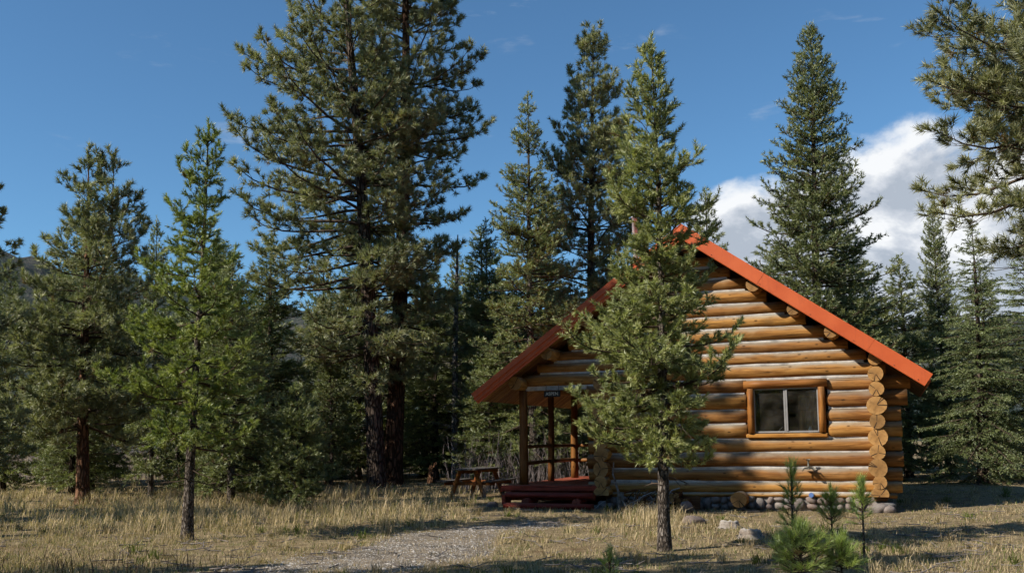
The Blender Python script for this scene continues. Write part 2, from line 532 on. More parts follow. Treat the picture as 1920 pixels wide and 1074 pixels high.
def log_mesh(L, r0, r1, rnd, seg=16, wob=0.012, rounded0=0.0, rounded1=0.0, mats=('log_wood', 'log_end'), squash=1.0, halfcut=None):
    """a peeled log along local +x from 0 to L, uneven, with end caps"""
    n = max(3, int(L / 0.35))
    xs = [L * i / n for i in range(n + 1)]
    if rounded1: xs = [x for x in xs if x < L - rounded1 * 1.05] + [L - rounded1, L - rounded1 * .45, L - rounded1 * .12, L]
    if rounded0: xs = [0, rounded0 * .12, rounded0 * .45, rounded0] + [x for x in xs if x > rounded0 * 1.05]
    ph = [rnd.uniform(0, 6.28) for _ in range(8)]
    V, F, mi, sm = [], [], [], []
    for x in xs:
        t = x / L
        r = r0 + (r1 - r0) * t
        if rounded0 and x < rounded0: r *= (1 - 0.55 * (1 - x / rounded0) ** 2.2)
        if rounded1 and x > L - rounded1: r *= (1 - 0.55 * (1 - (L - x) / rounded1) ** 2.2)
        cy = wob * math.sin(x * .9 + ph[0]) * .7
        cz = wob * math.sin(x * .7 + ph[1]) * .7
        for k in range(seg):
            a = 2 * math.pi * k / seg
            rr = r * (1 + .025 * math.sin(2 * a + ph[2] + x * .4) + .018 * math.sin(3 * a + ph[3]) + .02 * math.sin(x * 2.3 + ph[4] + a) + .015 * math.sin(x * 5.1 + ph[5] - 2 * a))
            y_, z_ = rr * math.cos(a), rr * math.sin(a) * squash
            if halfcut is not None and z_ < halfcut: z_ = halfcut
            V.append((x, cy + y_, cz + z_))
    for i in range(len(xs) - 1):
        for k in range(seg):
            j = (k + 1) % seg
            F.append((i * seg + k, i * seg + j, (i + 1) * seg + j, (i + 1) * seg + k))
            mi.append(0); sm.append(True)
    F.append(tuple(range(seg - 1, -1, -1))); mi.append(1); sm.append(False)
    b0 = (len(xs) - 1) * seg
    F.append(tuple(b0 + k for k in range(seg))); mi.append(1); sm.append(False)
    me = bpy.data.meshes.new('log')
    me.from_pydata(V, [], [f[::-1] for f in F])
    for mm in mats: me.materials.append(M[mm])
    me.polygons.foreach_set('material_index', mi)
    me.polygons.foreach_set('use_smooth', sm)
    me.update()
    return me


def put_log(name, p0, p1, r0, r1, rnd, parent, **kw):
    p0, p1 = Vector(p0), Vector(p1)
    d = p1 - p0
    o = link(name, log_mesh(d.length, r0, r1, rnd, **kw), parent)
    o.location = p0
    if abs(d.normalized().z) > 0.95:
        o.rotation_euler = d.to_track_quat('X', 'Y').to_euler()
    else:
        o.rotation_euler = d.to_track_quat('X', 'Z').to_euler()
    return o


def rock_mesh(rnd, seed, sub=2, amp=0.16, matname='stone', flat=1.0):
    import bmesh
    bm = bmesh.new()
    bmesh.ops.create_icosphere(bm, subdivisions=sub, radius=1.0)
    ph = [rnd.uniform(0, 6.28) for _ in range(9)]
    for v in bm.verts:
        c = v.co
        k = 1 + amp * (math.sin(2.1 * c.x + ph[0]) * math.sin(2.3 * c.y + ph[1]) + .7 * math.sin(3.7 * c.z + ph[2] + c.x * 2) + .5 * math.sin(5.1 * c.y + ph[3] + c.z * 3))
        c *= k
        # squarish cobble
        for i in range(3):
            c[i] = math.copysign(abs(c[i]) ** 0.85, c[i])
        c.z *= flat
    me = bpy.data.meshes.new('stone')
    bm.to_mesh(me)
    bm.free()
    me.polygons.foreach_set('use_smooth', [True] * len(me.polygons))
    me.materials.append(M[matname])
    return me


# ------------------------------------------------------------------ ground
def vnoise(x, y, f, seed):
    """cheap smooth noise from summed sines, -1..1"""
    r = np.random.RandomState(seed)
    out = 0
    for k in range(6):
        a = r.uniform(0, 6.28)
        ff = f * r.uniform(.6, 1.7)
        out = out + np.sin((x * math.cos(a) + y * math.sin(a)) * ff + r.uniform(0, 6.28))
    return out / 6 * 1.6


def ground_z(x, y):
    x, y = np.asarray(x, float), np.asarray(y, float)
    far = np.clip((np.hypot(x, y) - 60) / 200, 0, 1)
    return 0.05 * vnoise(x, y, .5, 1) + 0.018 * vnoise(x, y, 2.3, 2) + far * 0.0 - 0.01


ROAD = np.array([(-9.5, 9.0), (-4.2, 11.3), (-1.9, 13.0), (-1.45, 15.2), (-.75, 17.0), (.2, 17.9), (1.0, 17.9)])
RW = np.array([.8, .8, 1.1, 1.1, .8, .6, .3])


def gravel_mask(x, y):
    x, y = np.asarray(x, float), np.asarray(y, float)
    best = np.full(x.shape, 9.0)
    for i in range(len(ROAD) - 1):
        a, b_ = ROAD[i], ROAD[i + 1]
        d = b_ - a
        t = np.clip(((x - a[0]) * d[0] + (y - a[1]) * d[1]) / (d @ d), 0, 1)
        dist = np.hypot(x - a[0] - t * d[0], y - a[1] - t * d[1])
        best = np.minimum(best, dist / (RW[i] + (RW[i + 1] - RW[i]) * t))
    best = best + 0.32 * vnoise(x, y, 1.4, 5) + 0.22 * vnoise(x, y, 4.0, 6) + .1 * vnoise(x, y, 9.0, 7)
    return np.clip((1.25 - best) / 0.75, 0, 1)


def tall_mask(x, y):
    x, y = np.asarray(x, float), np.asarray(y, float)
    n = vnoise(x, y, .9, 8) * .5 + vnoise(x, y, .35, 9) * .5
    belt = np.clip((y - (17.2 + .05 * x)) / 2.0, 0, 1) * np.clip((34 - y) / 5, 0, 1) * np.clip((-.6 - x) / 1.5, 0, 1)
    cab = np.exp(-(((x - 2.3 - (y - 18) * .12) / .85) ** 2 + ((y - 18.2) / 2.4) ** 2)) * 1.3
    left = np.clip((-4.0 - x) / 2, 0, 1) * .40
    return np.clip(np.maximum(np.maximum(belt, cab), left) * (.8 + .6 * n), 0, 1)


s1 = np.concatenate([-np.geomspace(34, 3500, 26)[::-1], np.linspace(-32, 32, 200), np.geomspace(34, 3500, 26)])
s2 = np.concatenate([-np.geomspace(6, 3500, 20)[::-1], np.linspace(-4, 48, 190), np.geomspace(50, 3500, 26)])
GX, GY = np.meshgrid(s1, s2)
GV = np.stack([GX.ravel(), GY.ravel(), ground_z(GX, GY).ravel()], 1)
nx = len(s1)
ii = np.arange((len(s2) - 1) * nx).reshape(-1, nx)[:, :-1].ravel()
GF = np.stack([ii, ii + 1, ii + nx + 1, ii + nx], 1)

t, b, out = mat('ground')
tc = t.n('ShaderNodeTexCoord')
P = tc.outputs['Object']
ga = t.n('ShaderNodeAttribute', attribute_name='tint')
na = t.noise(P, 0.55, 5, 0.6)
nb = t.noise(P, 5.0, 6, 0.7)
nc = t.noise(t.vmath('MULTIPLY', P, (1, 1, .2)), 38.0, 4, 0.7)
nd_ = t.noise(P, 1.7, 5, 0.65)
straw = t.mix(t.ramp(nb, 0.3, 0.7), (0.17, 0.125, 0.07), (0.36, 0.285, 0.165))
straw = t.mix(t.math('MULTIPLY', t.ramp(nc, 0.5, 0.62), 0.6), straw, (0.07, 0.05, 0.03))
straw = t.mix(t.math('MULTIPLY', t.ramp(nd_, 0.55, 0.72), 0.55), straw, (0.13, 0.14, 0.045))
straw = t.mix(t.math('MULTIPLY', t.ramp(na, 0.52, 0.7), 0.6), straw, (0.15, 0.095, 0.05))
vg = t.n('ShaderNodeTexVoronoi', i_Vector=P)
vg.inputs['Scale'].default_value = 42.0
gv = t.n('ShaderNodeSeparateColor', i_0=vg.outputs['Color'])
grav = t.mix(gv.outputs[0], (0.20, 0.17, 0.13), (0.48, 0.415, 0.33))
grav = t.mix(t.ramp(vg.outputs['Distance'], 0.3, 0.62), grav, (0.09, 0.08, 0.07))
grav = t.mix(t.math('MULTIPLY', t.ramp(nd_, 0.36, 0.60), 0.8), grav, t.mix(nb, (0.26, 0.205, 0.14), (0.44, 0.36, 0.26)))
gm = t.ramp(t.math('ADD', ga.outputs['Fac'], t.math('MULTIPLY', t.math('SUBTRACT', nb, 0.5), 0.7)), 0.35, 0.65)
c = t.mix(t.math('MULTIPLY', gm, t.ramp(t.noise(P, 0.9, 4, 0.6), 0.25, 0.5)), straw, grav)
t.put(b.inputs['Base Color'], c)
b.inputs['Roughness'].default_value = 0.97
b.inputs['Specular IOR Level'].default_value = 0.1
bump(t, b, t.math('ADD', t.math('MULTIPLY', nc, .7), t.math('ADD', t.math('MULTIPLY', nb, .8), t.math('MULTIPLY', t.math('MULTIPLY', vg.outputs['Distance'], -1.0), gm))), 0.9, 0.04)
g = link('ground', npmesh('ground', GV, GF, ['ground'], tint=gravel_mask(GX, GY).ravel(), smooth=True))
tag(g, kind='structure')

# hills: a wooded ridge round the valley
t, b, out = mat('hill_wood')
tc = t.n('ShaderNodeTexCoord')
P = tc.outputs['Object']
n1 = t.noise(P, 0.012, 6, 0.6)
n2 = t.noise(t.vmath('MULTIPLY', P, (1, 1, .4)), 0.16, 5, 0.7)
c = t.mix(t.ramp(n2, .42, .6), (0.026, 0.038, 0.028), (0.085, 0.08, 0.066))
c = t.mix(t.math('MULTIPLY', t.ramp(n1, .45, .62), .85), c, (0.030, 0.046, 0.040))
t.put(b.inputs['Base Color'], c)
b.inputs['Roughness'].default_value = 1.0
bump(t, b, n2, 1.0, 4.0)
aa = np.linspace(-math.pi, math.pi, 361)
rr = np.linspace(0, 1, 22)
A, Rr = np.meshgrid(aa, rr)
prof = np.interp(A, [-3.15, -1.2, -.62, -.5, -.40, -.25, 0, .3, .6, 1.3, 3.15], [.10, .13, .165, .172, .150, .136, .118, .10, .105, .12, .10])
rs = np.random.RandomState(3)
jit = sum(np.sin(A * f + p) * a for f, p, a in ((9, 1, .05), (17, 2, .03), (41, 3, .02), (90, 4, .012)))
dist = 260 + 320 * Rr
el_ = prof * (1 + jit) * 580
shape = np.sin(np.clip(Rr, 0, 1) * math.pi / 2) ** 1.2
Z = el_ * shape + vnoise(A * 300, Rr * 300, .25, 12) * 6 * Rr + rs.rand(*A.shape) * 3.0 * Rr - 2
HV = np.stack([(np.sin(A) * dist).ravel(), (np.cos(A) * dist).ravel(), Z.ravel()], 1)
n_ = len(aa)
ii = np.arange((len(rr) - 1) * n_).reshape(-1, n_)[:, :-1].ravel()
hl = link('hills', npmesh('hills', HV, np.stack([ii, ii + n_, ii + n_ + 1, ii + 1], 1), ['hill_wood'], smooth=True))
tag(hl, kind='structure')

# ------------------------------------------------------------------ the log cabin  (local x = along the gable, y = into depth, z = up)
PSI = rad(20.8)
CO = (7.366, 20.611, 0.0)
cab = empty('log_cabin', CO, -PSI)
tag(cab, 'honey coloured log cabin with orange-red metal roof and corner porch', 'cabin')
rnd = random.Random(5)
UR, ZR, SL = -3.62, 6.05, 0.709          # ridge position, ridge height, roof slope
OV, BACK = 0.85, 7.3                      # front overhang, back end of the roof
UL, UE = -8.52, 1.16                      # left and right eave
WL = -5.65                                # left wall of the room
DEEP = 6.6


def zt(u): return ZR - SL * abs(u - UR)


UNDER = 0.17
edges = [0.02, .328, .577, .86, 1.187, 1.483, 1.801, 2.103, 2.45, 2.748, 3.047, 3.303, 3.55, 3.852, 4.135, 4.40, 4.694, 4.97, 5.24, 5.50]
WIN = (-2.42, -.91, 1.54, 2.67)


def chink(u0, u1, z, parent=cab, v=-.064, side=1):
    mb = MB()
    n = max(2, int((u1 - u0) / .3))
    V, F = [], []
    for i in range(n + 1):
        u = u0 + (u1 - u0) * i / n
        q = rnd.uniform(-.006, .006)
        V += [(u, v + .012 + q, z - .085), (u, v - .004 + q, z), (u, v + .012 + q, z + .085), (u, v + .15, z + .085), (u, v + .15, z - .085)]
    for i in range(n):
        for k in range(5):
            j = (k + 1) % 5
            F.append((i * 5 + k, i * 5 + 5 + k, i * 5 + 5 + j, i * 5 + j))
    F += [(0, 1, 2, 3, 4), tuple(n * 5 + k for k in (4, 3, 2, 1, 0))]
    mb.add(V, F)
    return mb.build('chinking', 'chinking', parent)


for i in range(len(edges) - 1):
    z0, z1 = edges[i], edges[i + 1]
    zc = (z0 + z1) / 2
    r = (z1 - z0) / 2 - .002
    half = (ZR - UNDER - z1 - .02) / SL
    ul, ur_ = UR - half, UR + half
    if z1 < 2.76:
        ul = WL - .36 - rnd.uniform(0, .05)
        ur_ = .58 + rnd.uniform(-.03, .03)
        if z1 > 2.2: ur_ = .66 + (z1 - 2.1) * .22
    elif i >= 9:
        ul, ur_ = max(ul, UL + .25), min(ur_, UE - .2)
    if i == 0:
        put_log('log', (ul + .35, -.02, .285), (.45, -.02, .285), .105, .105, rnd, cab, squash=.5)
    elif 1.5 < zc < 2.66:
        put_log('log', (ul, 0, zc), (WIN[0] - .06, 0, zc), r, r * rnd.uniform(.97, 1.02), rnd, cab)
        put_log('log', (WIN[1] + .05, 0, zc), (ur_, 0, zc), r, r, rnd, cab, rounded0=.11)
    else:
        put_log('log', (ul, 0, zc), (ur_, 0, zc), r * rnd.uniform(.97, 1.02), r * rnd.uniform(.97, 1.01), rnd, cab)
    if i > 0:
        if 1.50 < z0 < 2.66:
            chink(max(ul, WL) + .02, WIN[0] - .1, z0); chink(WIN[1] + .1, min(ur_, .0), z0)
        else:
            a_, b_ = (max(ul, WL), min(ur_, 0.0)) if z0 < 2.7 else (ul + .06, ur_ - .06)
            chink(a_, b_, z0)

# side-wall logs: their ends stand out at both front corners
ends = [(.134, .33, .172), (.136, .572, .138), (.118, .852, .185), (.123, 1.173, .152), (.141, 1.477, .187), (.14, 1.80, .153),
        (.146, 2.117, .192), (.152, 2.448, .148), (.154, 2.756, .153), (.159, 3.066, .138)]
for k, (u, z, r) in enumerate(ends):
    fr = -.42 - rnd.uniform(0, .05)
    hc = -.05 if k == 0 else None
    put_log('log', (u, fr, z), (u, DEEP + .3, z), r, r * .93, rnd, cab, halfcut=hc, squash=1.0 if k else .9, wob=.004)
for k, (u, z, r) in enumerate(ends[:9]):
    rr_ = r * rnd.uniform(.9, 1.08)
    put_log('log', (WL + rnd.uniform(-.02, .02), -.42 - rnd.uniform(0, .05), z), (WL, DEEP + .3, z), rr_, rr_ * .93, rnd, cab, halfcut=-.05 if k == 0 else None, squash=1.0 if k else .9, wob=.004)
for uu in (WL, .13):
    for k in range(9):
        z = (ends[k][1] + ends[k + 1][1]) / 2
        mb = MB().box((uu, DEEP / 2 + .1, z), (.13, DEEP - .05, .2))
        mb.build('chinking', 'chinking', cab)
# back wall
for i in range(0, len(edges) - 1):
    z0, z1 = edges[i], edges[i + 1]
    half = (ZR - UNDER - z1 - .02) / SL
    ul, ur_ = (WL - .3, .5) if z1 < 2.76 else (max(UR - half, UL + .3), min(UR + half, UE - .25))
    put_log('log', (ul, DEEP, (z0 + z1) / 2), (ur_, DEEP, (z0 + z1) / 2), (z1 - z0) / 2 + .012, (z1 - z0) / 2 + .012, rnd, cab, seg=10)

# room inside
mb = MB()
mb.box(((WL + .1) / 2, DEEP / 2, .43), (-WL - .25, DEEP - .3, .05))
mb.build('floor', 'interior', cab)
MB().box(((WL + .1) / 2, 3.4, 1.7), (-WL - .3, .06, 2.5)).build('partition', 'interior', cab)

# roof
roof = empty('roof', (0, 0, 0), 0, cab)
for side, ue in ((-1, UL), (1, UE)):
    mb = MB()
    run = abs(ue - UR)
    nrib = int((BACK + OV) / .23)
    # ribbed sheet: profile along depth, extruded down the slope
    prof = []
    for k in range(nrib):
        v0 = -OV + .03 + k * .23
        prof += [(v0, 0), (v0 + .185, 0), (v0 + .195, .022), (v0 + .22, .022)]
    prof.append((BACK, 0))
    V, F = [], []
    for (v, h_) in prof:
        V += [(UR, v, ZR + h_), (ue, v, zt(ue) + h_)]
    for k in range(len(prof) - 1):
        F.append((2 * k, 2 * k + 1, 2 * k + 3, 2 * k + 2) if side > 0 else (2 * k, 2 * k + 2, 2 * k + 3, 2 * k + 1))
    mb.add(V, F)
    mb.build('metal_sheet', 'roof_metal', roof)
    # sheathing planks running down the slope
    ang = math.atan(SL) * (1 if side > 0 else -1)
    Ls = math.hypot(run, run * SL) - .04
    npl = int((BACK + OV - .06) / .145)
    me = MB().box((0, 0, 0), (Ls, .139, .035)).mesh('plank', ['plank_wood'])
    for k in range(npl):
        o = link('plank', me, roof)
        mu = (UR + ue) / 2
        o.location = (mu, -OV + .1 + k * .145, zt(mu) - .135 + rnd.uniform(-.002, .002))
        o.rotation_euler = (0, ang, 0)
    # dark filling between planks and metal
    MB().box(((UR + ue) / 2, (BACK - OV) / 2 + .02, zt((UR + ue) / 2) - .068), (Ls - .02, BACK + OV - .16, .085), rot=Matrix.Rotation(ang, 3, 'Y')).build('underlay', 'interior', roof)
    # rake trim: folded metal band along the gable edge
    mb = MB()
    d = Vector((ue - UR, 0, zt(ue) - ZR)).normalized()
    nrm = Vector((-d.z, 0, d.x)) if side > 0 else Vector((d.z, 0, -d.x))
    L_ = math.hypot(run, run * SL) + .03
    if side > 0:
        pr = [(-.0, .045), (-.018, .045), (-.018, -.222), (-.006, -.236), (.012, -.236), (.012, .02), (.16, .02), (.16, .045)]
    else:
        pr = [(-.0, .045), (-.018, .045), (-.018, -.05), (-.040, -.062), (-.040, -.085), (-.014, -.098), (-.014, -.148), (-.036, -.16), (-.036, -.18), (-.010, -.195), (-.010, -.236), (.012, -.236), (.012, .02), (.16, .02), (.16, .045)]
    V, F = [], []
    for s_ in (0.0, L_):
        for (a_, h_) in pr:
            p = Vector((UR, -OV + a_, ZR)) + d * s_ + nrm * h_
            if s_ == 0.0:                                   # plumb cut at the ridge
                p = p + d * ((UR - p.x) / d.x)
            V.append(p)
    k_ = len(pr)
    for k in range(k_):
        j = (k + 1) % k_
        F.append((k, j, k_ + j, k_ + k))
    F += [tuple(range(k_ - 1, -1, -1)), tuple(range(k_, 2 * k_))]
    mb.add(V, F)
    tr = mb.build('rake_trim', 'roof_metal', roof)
    for s_ in (.9, 2.1, 3.3, 4.3, 5.2, 5.72):
        p = Vector((UR, -OV - (.019 if side > 0 else .0165), ZR)) + d * s_ + nrm * (-.19 if side > 0 else -.215)
        MB().tube([p, p + Vector((0, -.012, 0))], [.013, .009], 8).build('screw', 'screw_metal', tr)
    if side > 0:
        for s_ in (2.05, 4.62):
            p = Vector((UR, -OV - .0205, ZR)) + d * s_ + nrm * (-.088)
            MB().box(p, (.006, .004, .262), rot=Matrix.Rotation(ang, 3, 'Y')).build('seam', 'roof_metal', tr)
    # eave drip edge
    MB().box((ue - side * .01, (BACK - OV) / 2, zt(ue) - .06), (.03, BACK + OV - .06, .14)).build('eave_trim', 'roof_metal', roof)
mb = MB()
V = []
for v in (-OV - .03, BACK):
    V += [(UR - .22, v, zt(UR - .22) + .03), (UR, v, ZR + .055), (UR + .22, v, zt(UR + .22) + .03), (UR + .22, v, zt(UR + .22) + .022), (UR, v, ZR + .045), (UR - .22, v, zt(UR - .22) + .022)]
mb.add(V, [(0, 1, 7, 6), (1, 2, 8, 7), (2, 3, 9, 8), (3, 4, 10, 9), (4, 5, 11, 10), (5, 0, 6, 11), (0, 5, 4, 1), (1, 4, 3, 2), (6, 7, 10, 11), (7, 8, 9, 10)])
mb.build('ridge_cap', 'roof_metal', roof)

# purlins, ridge pole, wall plates
for u, z, r in ((-2.18, 4.71, .14), (-1.38, 4.12, .13), (-.66, 3.60, .132), (-5.06, 4.70, .135), (-5.86, 4.12, .13), (-6.80, 3.52, .14), (UR, 5.66, .15)):
    z = zt(u) - UNDER - r - .02
    put_log('purlin', (u, -.66 - rnd.uniform(0, .06), z), (u, BACK - .15, z), r, r * .95, rnd, cab, wob=.003)
put_log('purlin', (-7.62, -.55, 2.82), (-7.62, BACK - .2, 2.82), .155, .15, rnd, cab, wob=.003)

# chimney pipe with rain cap and storm collar
ch = empty('chimney', (-5.57, 3.0, 0), 0, cab)
MB().tube([(0, 0, 4.5), (0, 0, 7.2)], [.068, .068], 16).build('pipe', 'pipe_metal', ch)
for z in (4.85, 5.5, 6.1, 6.7):
    MB().tube([(0, 0, z), (0, 0, z + .03)], [.073, .073], 16).build('band', 'pipe_metal', ch)
mb = MB()
for z in (7.22, 7.30, 7.38):
    mb.tube([(0, 0, z), (0, 0, z + .03)], [.092, .082], 16)
mb.tube([(0, 0, 7.17), (0, 0, 7.42)], [.055, .055], 12)
mb.build('rain_cap', 'pipe_metal', ch)
MB().tube([(0, 0, 4.72), (0, 0, 4.82)], [.16, .09], 16).build('storm_collar', 'pipe_metal', ch)

# window
wn = empty('window', (0, 0, 0), 0, cab)
u0, u1, z0, z1 = WIN
put_log('side_casing', (u0 + .03, -.15, z0 + .05), (u0 + .03, -.15, z1 - .13), .07, .07, rnd, wn, mats=('trim_wood', 'log_end'))
put_log('side_casing', (u1 - .03, -.15, z0 + .05), (u1 - .03, -.15, z1 - .13), .072, .07, rnd, wn, mats=('trim_wood', 'log_end'))
put_log('head_casing', (u0 - .10, -.14, z1 - .055), (u1 + .10, -.14, z1 - .045), .092, .088, rnd, wn, mats=('trim_wood', 'log_end'))
MB().box(((u0 + u1) / 2, -.085, z0 - .005), (u1 - u0 + .16, .19, .095), bev=.02).build('sill', 'trim_wood', wn)
MB().box(((u0 + u1) / 2, .02, (z0 + z1) / 2 - .04), (u1 - u0 + .0, .02, .01)).build('sill_lip', 'interior', wn)
# jamb box lining the opening
mb = MB()
mb.box((u0 + .0, .06, (z0 + z1) / 2), (.1, .36, z1 - z0)).box((u1 - .0, .06, (z0 + z1) / 2), (.1, .36, z1 - z0)).box(((u0 + u1) / 2, .06, z1 - .02), (u1 - u0, .36, .1)).box(((u0 + u1) / 2, .06, z0 - .02), (u1 - u0 + .1, .3, .09))
mb.build('jamb', 'trim_wood', wn)
fu0, fu1, fz0, fz1 = u0 + .085, u1 - .085, z0 + .055, z1 - .13
fm = empty('frame', (0, 0, 0), 0, wn)
vF = -.075
MB().box((fu0 + .016, vF, (fz0 + fz1) / 2), (.034, .07, fz1 - fz0), bev=.004).build('stile', 'frame_metal', fm)
MB().box((fu1 - .016, vF, (fz0 + fz1) / 2), (.034, .07, fz1 - fz0), bev=.004).build('stile', 'frame_metal', fm)
MB().box(((fu0 + fu1) / 2, vF, fz1 - .014), (fu1 - fu0 - .068, .066, .03), bev=.004).build('rail', 'frame_metal', fm)
MB().box(((fu0 + fu1) / 2, vF, fz0 + .018), (fu1 - fu0 - .068, .066, .038), bev=.004).build('rail', 'frame_metal', fm)
um = (fu0 + fu1) / 2
MB().box((um - .022, vF - .008, (fz0 + fz1) / 2), (.038, .06, fz1 - fz0 - .07), bev=.005).build('meeting_stile', 'frame_metal', fm)
MB().box((um + .020, vF - .024, (fz0 + fz1) / 2), (.036, .05, fz1 - fz0 - .07), bev=.005).build('meeting_stile', 'frame_metal', fm)
mt = bpy.data.materials.new('glass')
mt.use_nodes = True
M['glass'] = mt
t = NT(mt.node_tree)
tcg = t.n('ShaderNodeTexCoord')
gl = t.n('ShaderNodeBsdfGlossy', i_Color=(1, 1, 1, 1), i_Roughness=0.02)
wv = t.n('ShaderNodeBump', i_Height=t.noise(tcg.outputs['Object'], 2.5, 2))
wv.inputs['Strength'].default_value = 0.05
t.put(gl.inputs['Normal'], wv)
tp = t.n('ShaderNodeBsdfTransparent', i_Color=(0.80, 0.83, 0.82, 1))
fr = t.n('ShaderNodeFresnel', i_IOR=1.5)
dirt_and_lift = t.n('ShaderNodeBsdfDiffuse', i_Color=(0.25, 0.22, 0.18, 1))  # dirt film, mixed in stronger to lift the dark room's brightness
mm_ = t.n('ShaderNodeMixShader', i_0=t.math('ADD', t.math('MULTIPLY', fr, 0.9), 0.01), i_1=tp, i_2=gl)
mm2 = t.n('ShaderNodeMixShader', i_0=t.math('MULTIPLY', t.ramp(t.noise(tcg.outputs['Object'], 3.0, 5), .25, .8), 0.15), i_1=mm_, i_2=dirt_and_lift)
t.n('ShaderNodeOutputMaterial', i_Surface=mm2)
MB().box(((fu0 + um) / 2, vF + .006, (fz0 + fz1) / 2), (um - fu0 - .05, .006, fz1 - fz0 - .06)).build('pane', 'glass', wn)
MB().box(((fu1 + um) / 2, vF - .02, (fz0 + fz1) / 2), (fu1 - um - .05, .006, fz1 - fz0 - .06)).build('pane', 'glass', wn)
# curtain and things on the inner sill
mb = MB()
V, F = [], []
for k in range(25):
    u = um + .22 + (fu1 - um - .2) * k / 24
    y_ = .30 + .025 * math.sin(k * 1.3) + .01 * math.sin(k * 2.9)
    V += [(u, y_, z0 + .08), (u, y_, z1 - .3)]
for k in range(24): F.append((2 * k, 2 * k + 2, 2 * k + 3, 2 * k + 1))
mb.add(V, F, smooth=True)
mb.build('curtain', 'curtain', wn)


def top_thing(name, obj, label, cat):
    tag(obj, label, cat)
    return obj


cabM = Matrix.Translation(Vector(CO)) @ Matrix.Rotation(-PSI, 4, 'Z')


def on_cabin(mb, name, mats, base, label, cat, rz=0.0, group=None):
    """a thing of its own that stands at cabin coordinates; mb is built round its base"""
    o = mb.build(name, mats)
    p = cabM @ Vector(base)
    o.location = p
    o.rotation_euler = (0, 0, -PSI + rz)
    tag(o, label, cat, group)
    return o


zs = z0 + .027
on_cabin(MB().box((0, 0, .006), (.18, .07, .008)).box((.01, .012, .015), (.16, .05, .006), rot=Matrix.Rotation(.06, 3, 'Y')), 'paper_stack', 'paper', (um + .33, .03, zs + .0), 'white papers lying inside on the right of the window sill', 'paper', .2)
on_cabin(MB().tube([(0, 0, 0), (0, 0, .10), (0, 0, .13), (0, 0, .16)], [.04, .042, .028, .028], 12), 'jar', 'pipe_metal', (um + .47, .04, zs), 'shiny glass jar inside the right corner of the window', 'jar')
on_cabin(MB().box((0, 0, .09), (.012, .02, .18), rot=Matrix.Rotation(.8, 3, 'Y')).box((.03, 0, .05), (.12, .02, .012), rot=Matrix.Rotation(.5, 3, 'Y')), 'leaning_sticks', 'paper', (um - .16, .03, zs), 'pale sticks leaning inside the left window pane', 'sticks')

# metal bracket on the wall under the window
wb = empty('wall_faucet', cabM @ Vector((-1.245, -.15, .93)), -PSI)
tag(wb, 'dark metal faucet with two bent arms on the wall below the window', 'faucet')
MB().tube([(0, .06, -.02), (0, -.10, -.02)], [.02, .02], 10).build('pipe', 'dark_metal', wb)
MB().tube([(0, -.09, -.08), (0, -.09, .06), (0, -.09, .085)], [.022, .018, .03], 10).build('valve', 'dark_metal', wb)
MB().tube([(-.045, -.09, .10), (.045, -.09, .10)], [.012, .012], 8).build('handle', 'dark_metal', wb)
MB().tube([(0, -.10, -.05), (-.08, -.13, -.07), (-.12, -.15, -.13)], [.016, .014, .012], 8).build('arm', 'dark_metal', wb)
MB().tube([(0, -.10, -.05), (.09, -.12, -.06), (.14, -.14, -.12)], [.02, .018, .012], 8).build('arm', 'dark_metal', wb)
mb = MB()
mb.add([(-.10, -.02, -.075), (.10, -.02, -.075), (.02, -.24, -.085), (-.03, -.24, -.085), (-.10, -.02, -.085), (.10, -.02, -.085), (.02, -.24, -.095), (-.03, -.24, -.095)],
       [(0, 1, 2, 3), (7, 6, 5, 4), (0, 4, 5, 1), (1, 5, 6, 2), (2, 6, 7, 3), (3, 7, 4, 0)])
mb.build('plate', 'dark_metal', wb)

# stone foundation
fd = empty('foundation', (0, 0, 0), 0, cab)
MB().box(((WL + .15) / 2, .05, .05), (-WL - .05, .16, .40)).build('mortar', 'mortar', fd)
MB().box((WL + .05, DEEP / 2, .05), (.14, DEEP - .2, .3)).build('mortar', 'mortar', fd)
MB().box((.12, DEEP / 2, .05), (.14, DEEP - .2, .3)).build('mortar', 'mortar', fd)
RM = [rock_mesh(rnd, k, 2, .17) for k in range(9)]
u = WL + .05
while u < .12:
    q = rnd.random()
    if q < .28:
        wd = rnd.uniform(.17, .26)
        rows = [(.12 + rnd.uniform(-.01, .01), .135)]
    else:
        wd = rnd.uniform(.15, .27)
        h1 = rnd.uniform(.045, .085)
        rows = [(h1 - .01, h1 + .005), (h1 * 2 + (.25 - h1 * 2) / 2, (.25 - h1 * 2) / 2 + .012)]
    for zc, hh in rows:
        o = link('stone', rnd.choice(RM), fd)
        o.location = (u + wd / 2 + rnd.uniform(-.025, .025), -.045 + rnd.uniform(-.035, .02), zc)
        o.scale = (wd * rnd.uniform(.46, .56), .10, hh * 1.0)
        o.rotation_euler = (rnd.uniform(-.2, .2), rnd.uniform(-.35, .35), 0)
    u += wd
for (x, y, z, sx_, sy_, sz_) in ((.12, -.40, .05, .15, .13, .11), (.28, -.42, .02, .13, .12, .10), (.02, -.38, .0, .12, .1, .12), (.30, -.28, .1, .10, .12, .08), (.12, -.2, .12, .14, .14, .09),
                               (WL, -.36, .04, .12, .12, .12), (WL + .16, -.30, .02, .12, .1, .11), (WL - .14, -.3, .0, .1, .1, .08)):
    o = link('stone', rnd.choice(RM), fd)
    o.location, o.scale = (x, y, z), (sx_, sy_, sz_)
    o.rotation_euler = (0, rnd.uniform(-.3, .3), rnd.uniform(0, 3))
MB().box((.14, -.2, .235), (.26, .3, .07)).build('pad', 'brown_board', fd)
put_log('floor_beam', (-2.66, -.55, .215), (-2.66, .3, .215), .165, .16, rnd, cab)
MB().tube([(-1.22, -.13, .30), (-1.22, -.2, .30)], [.05, .05], 12).build('pipe_cap', 'blue_plastic', cab)

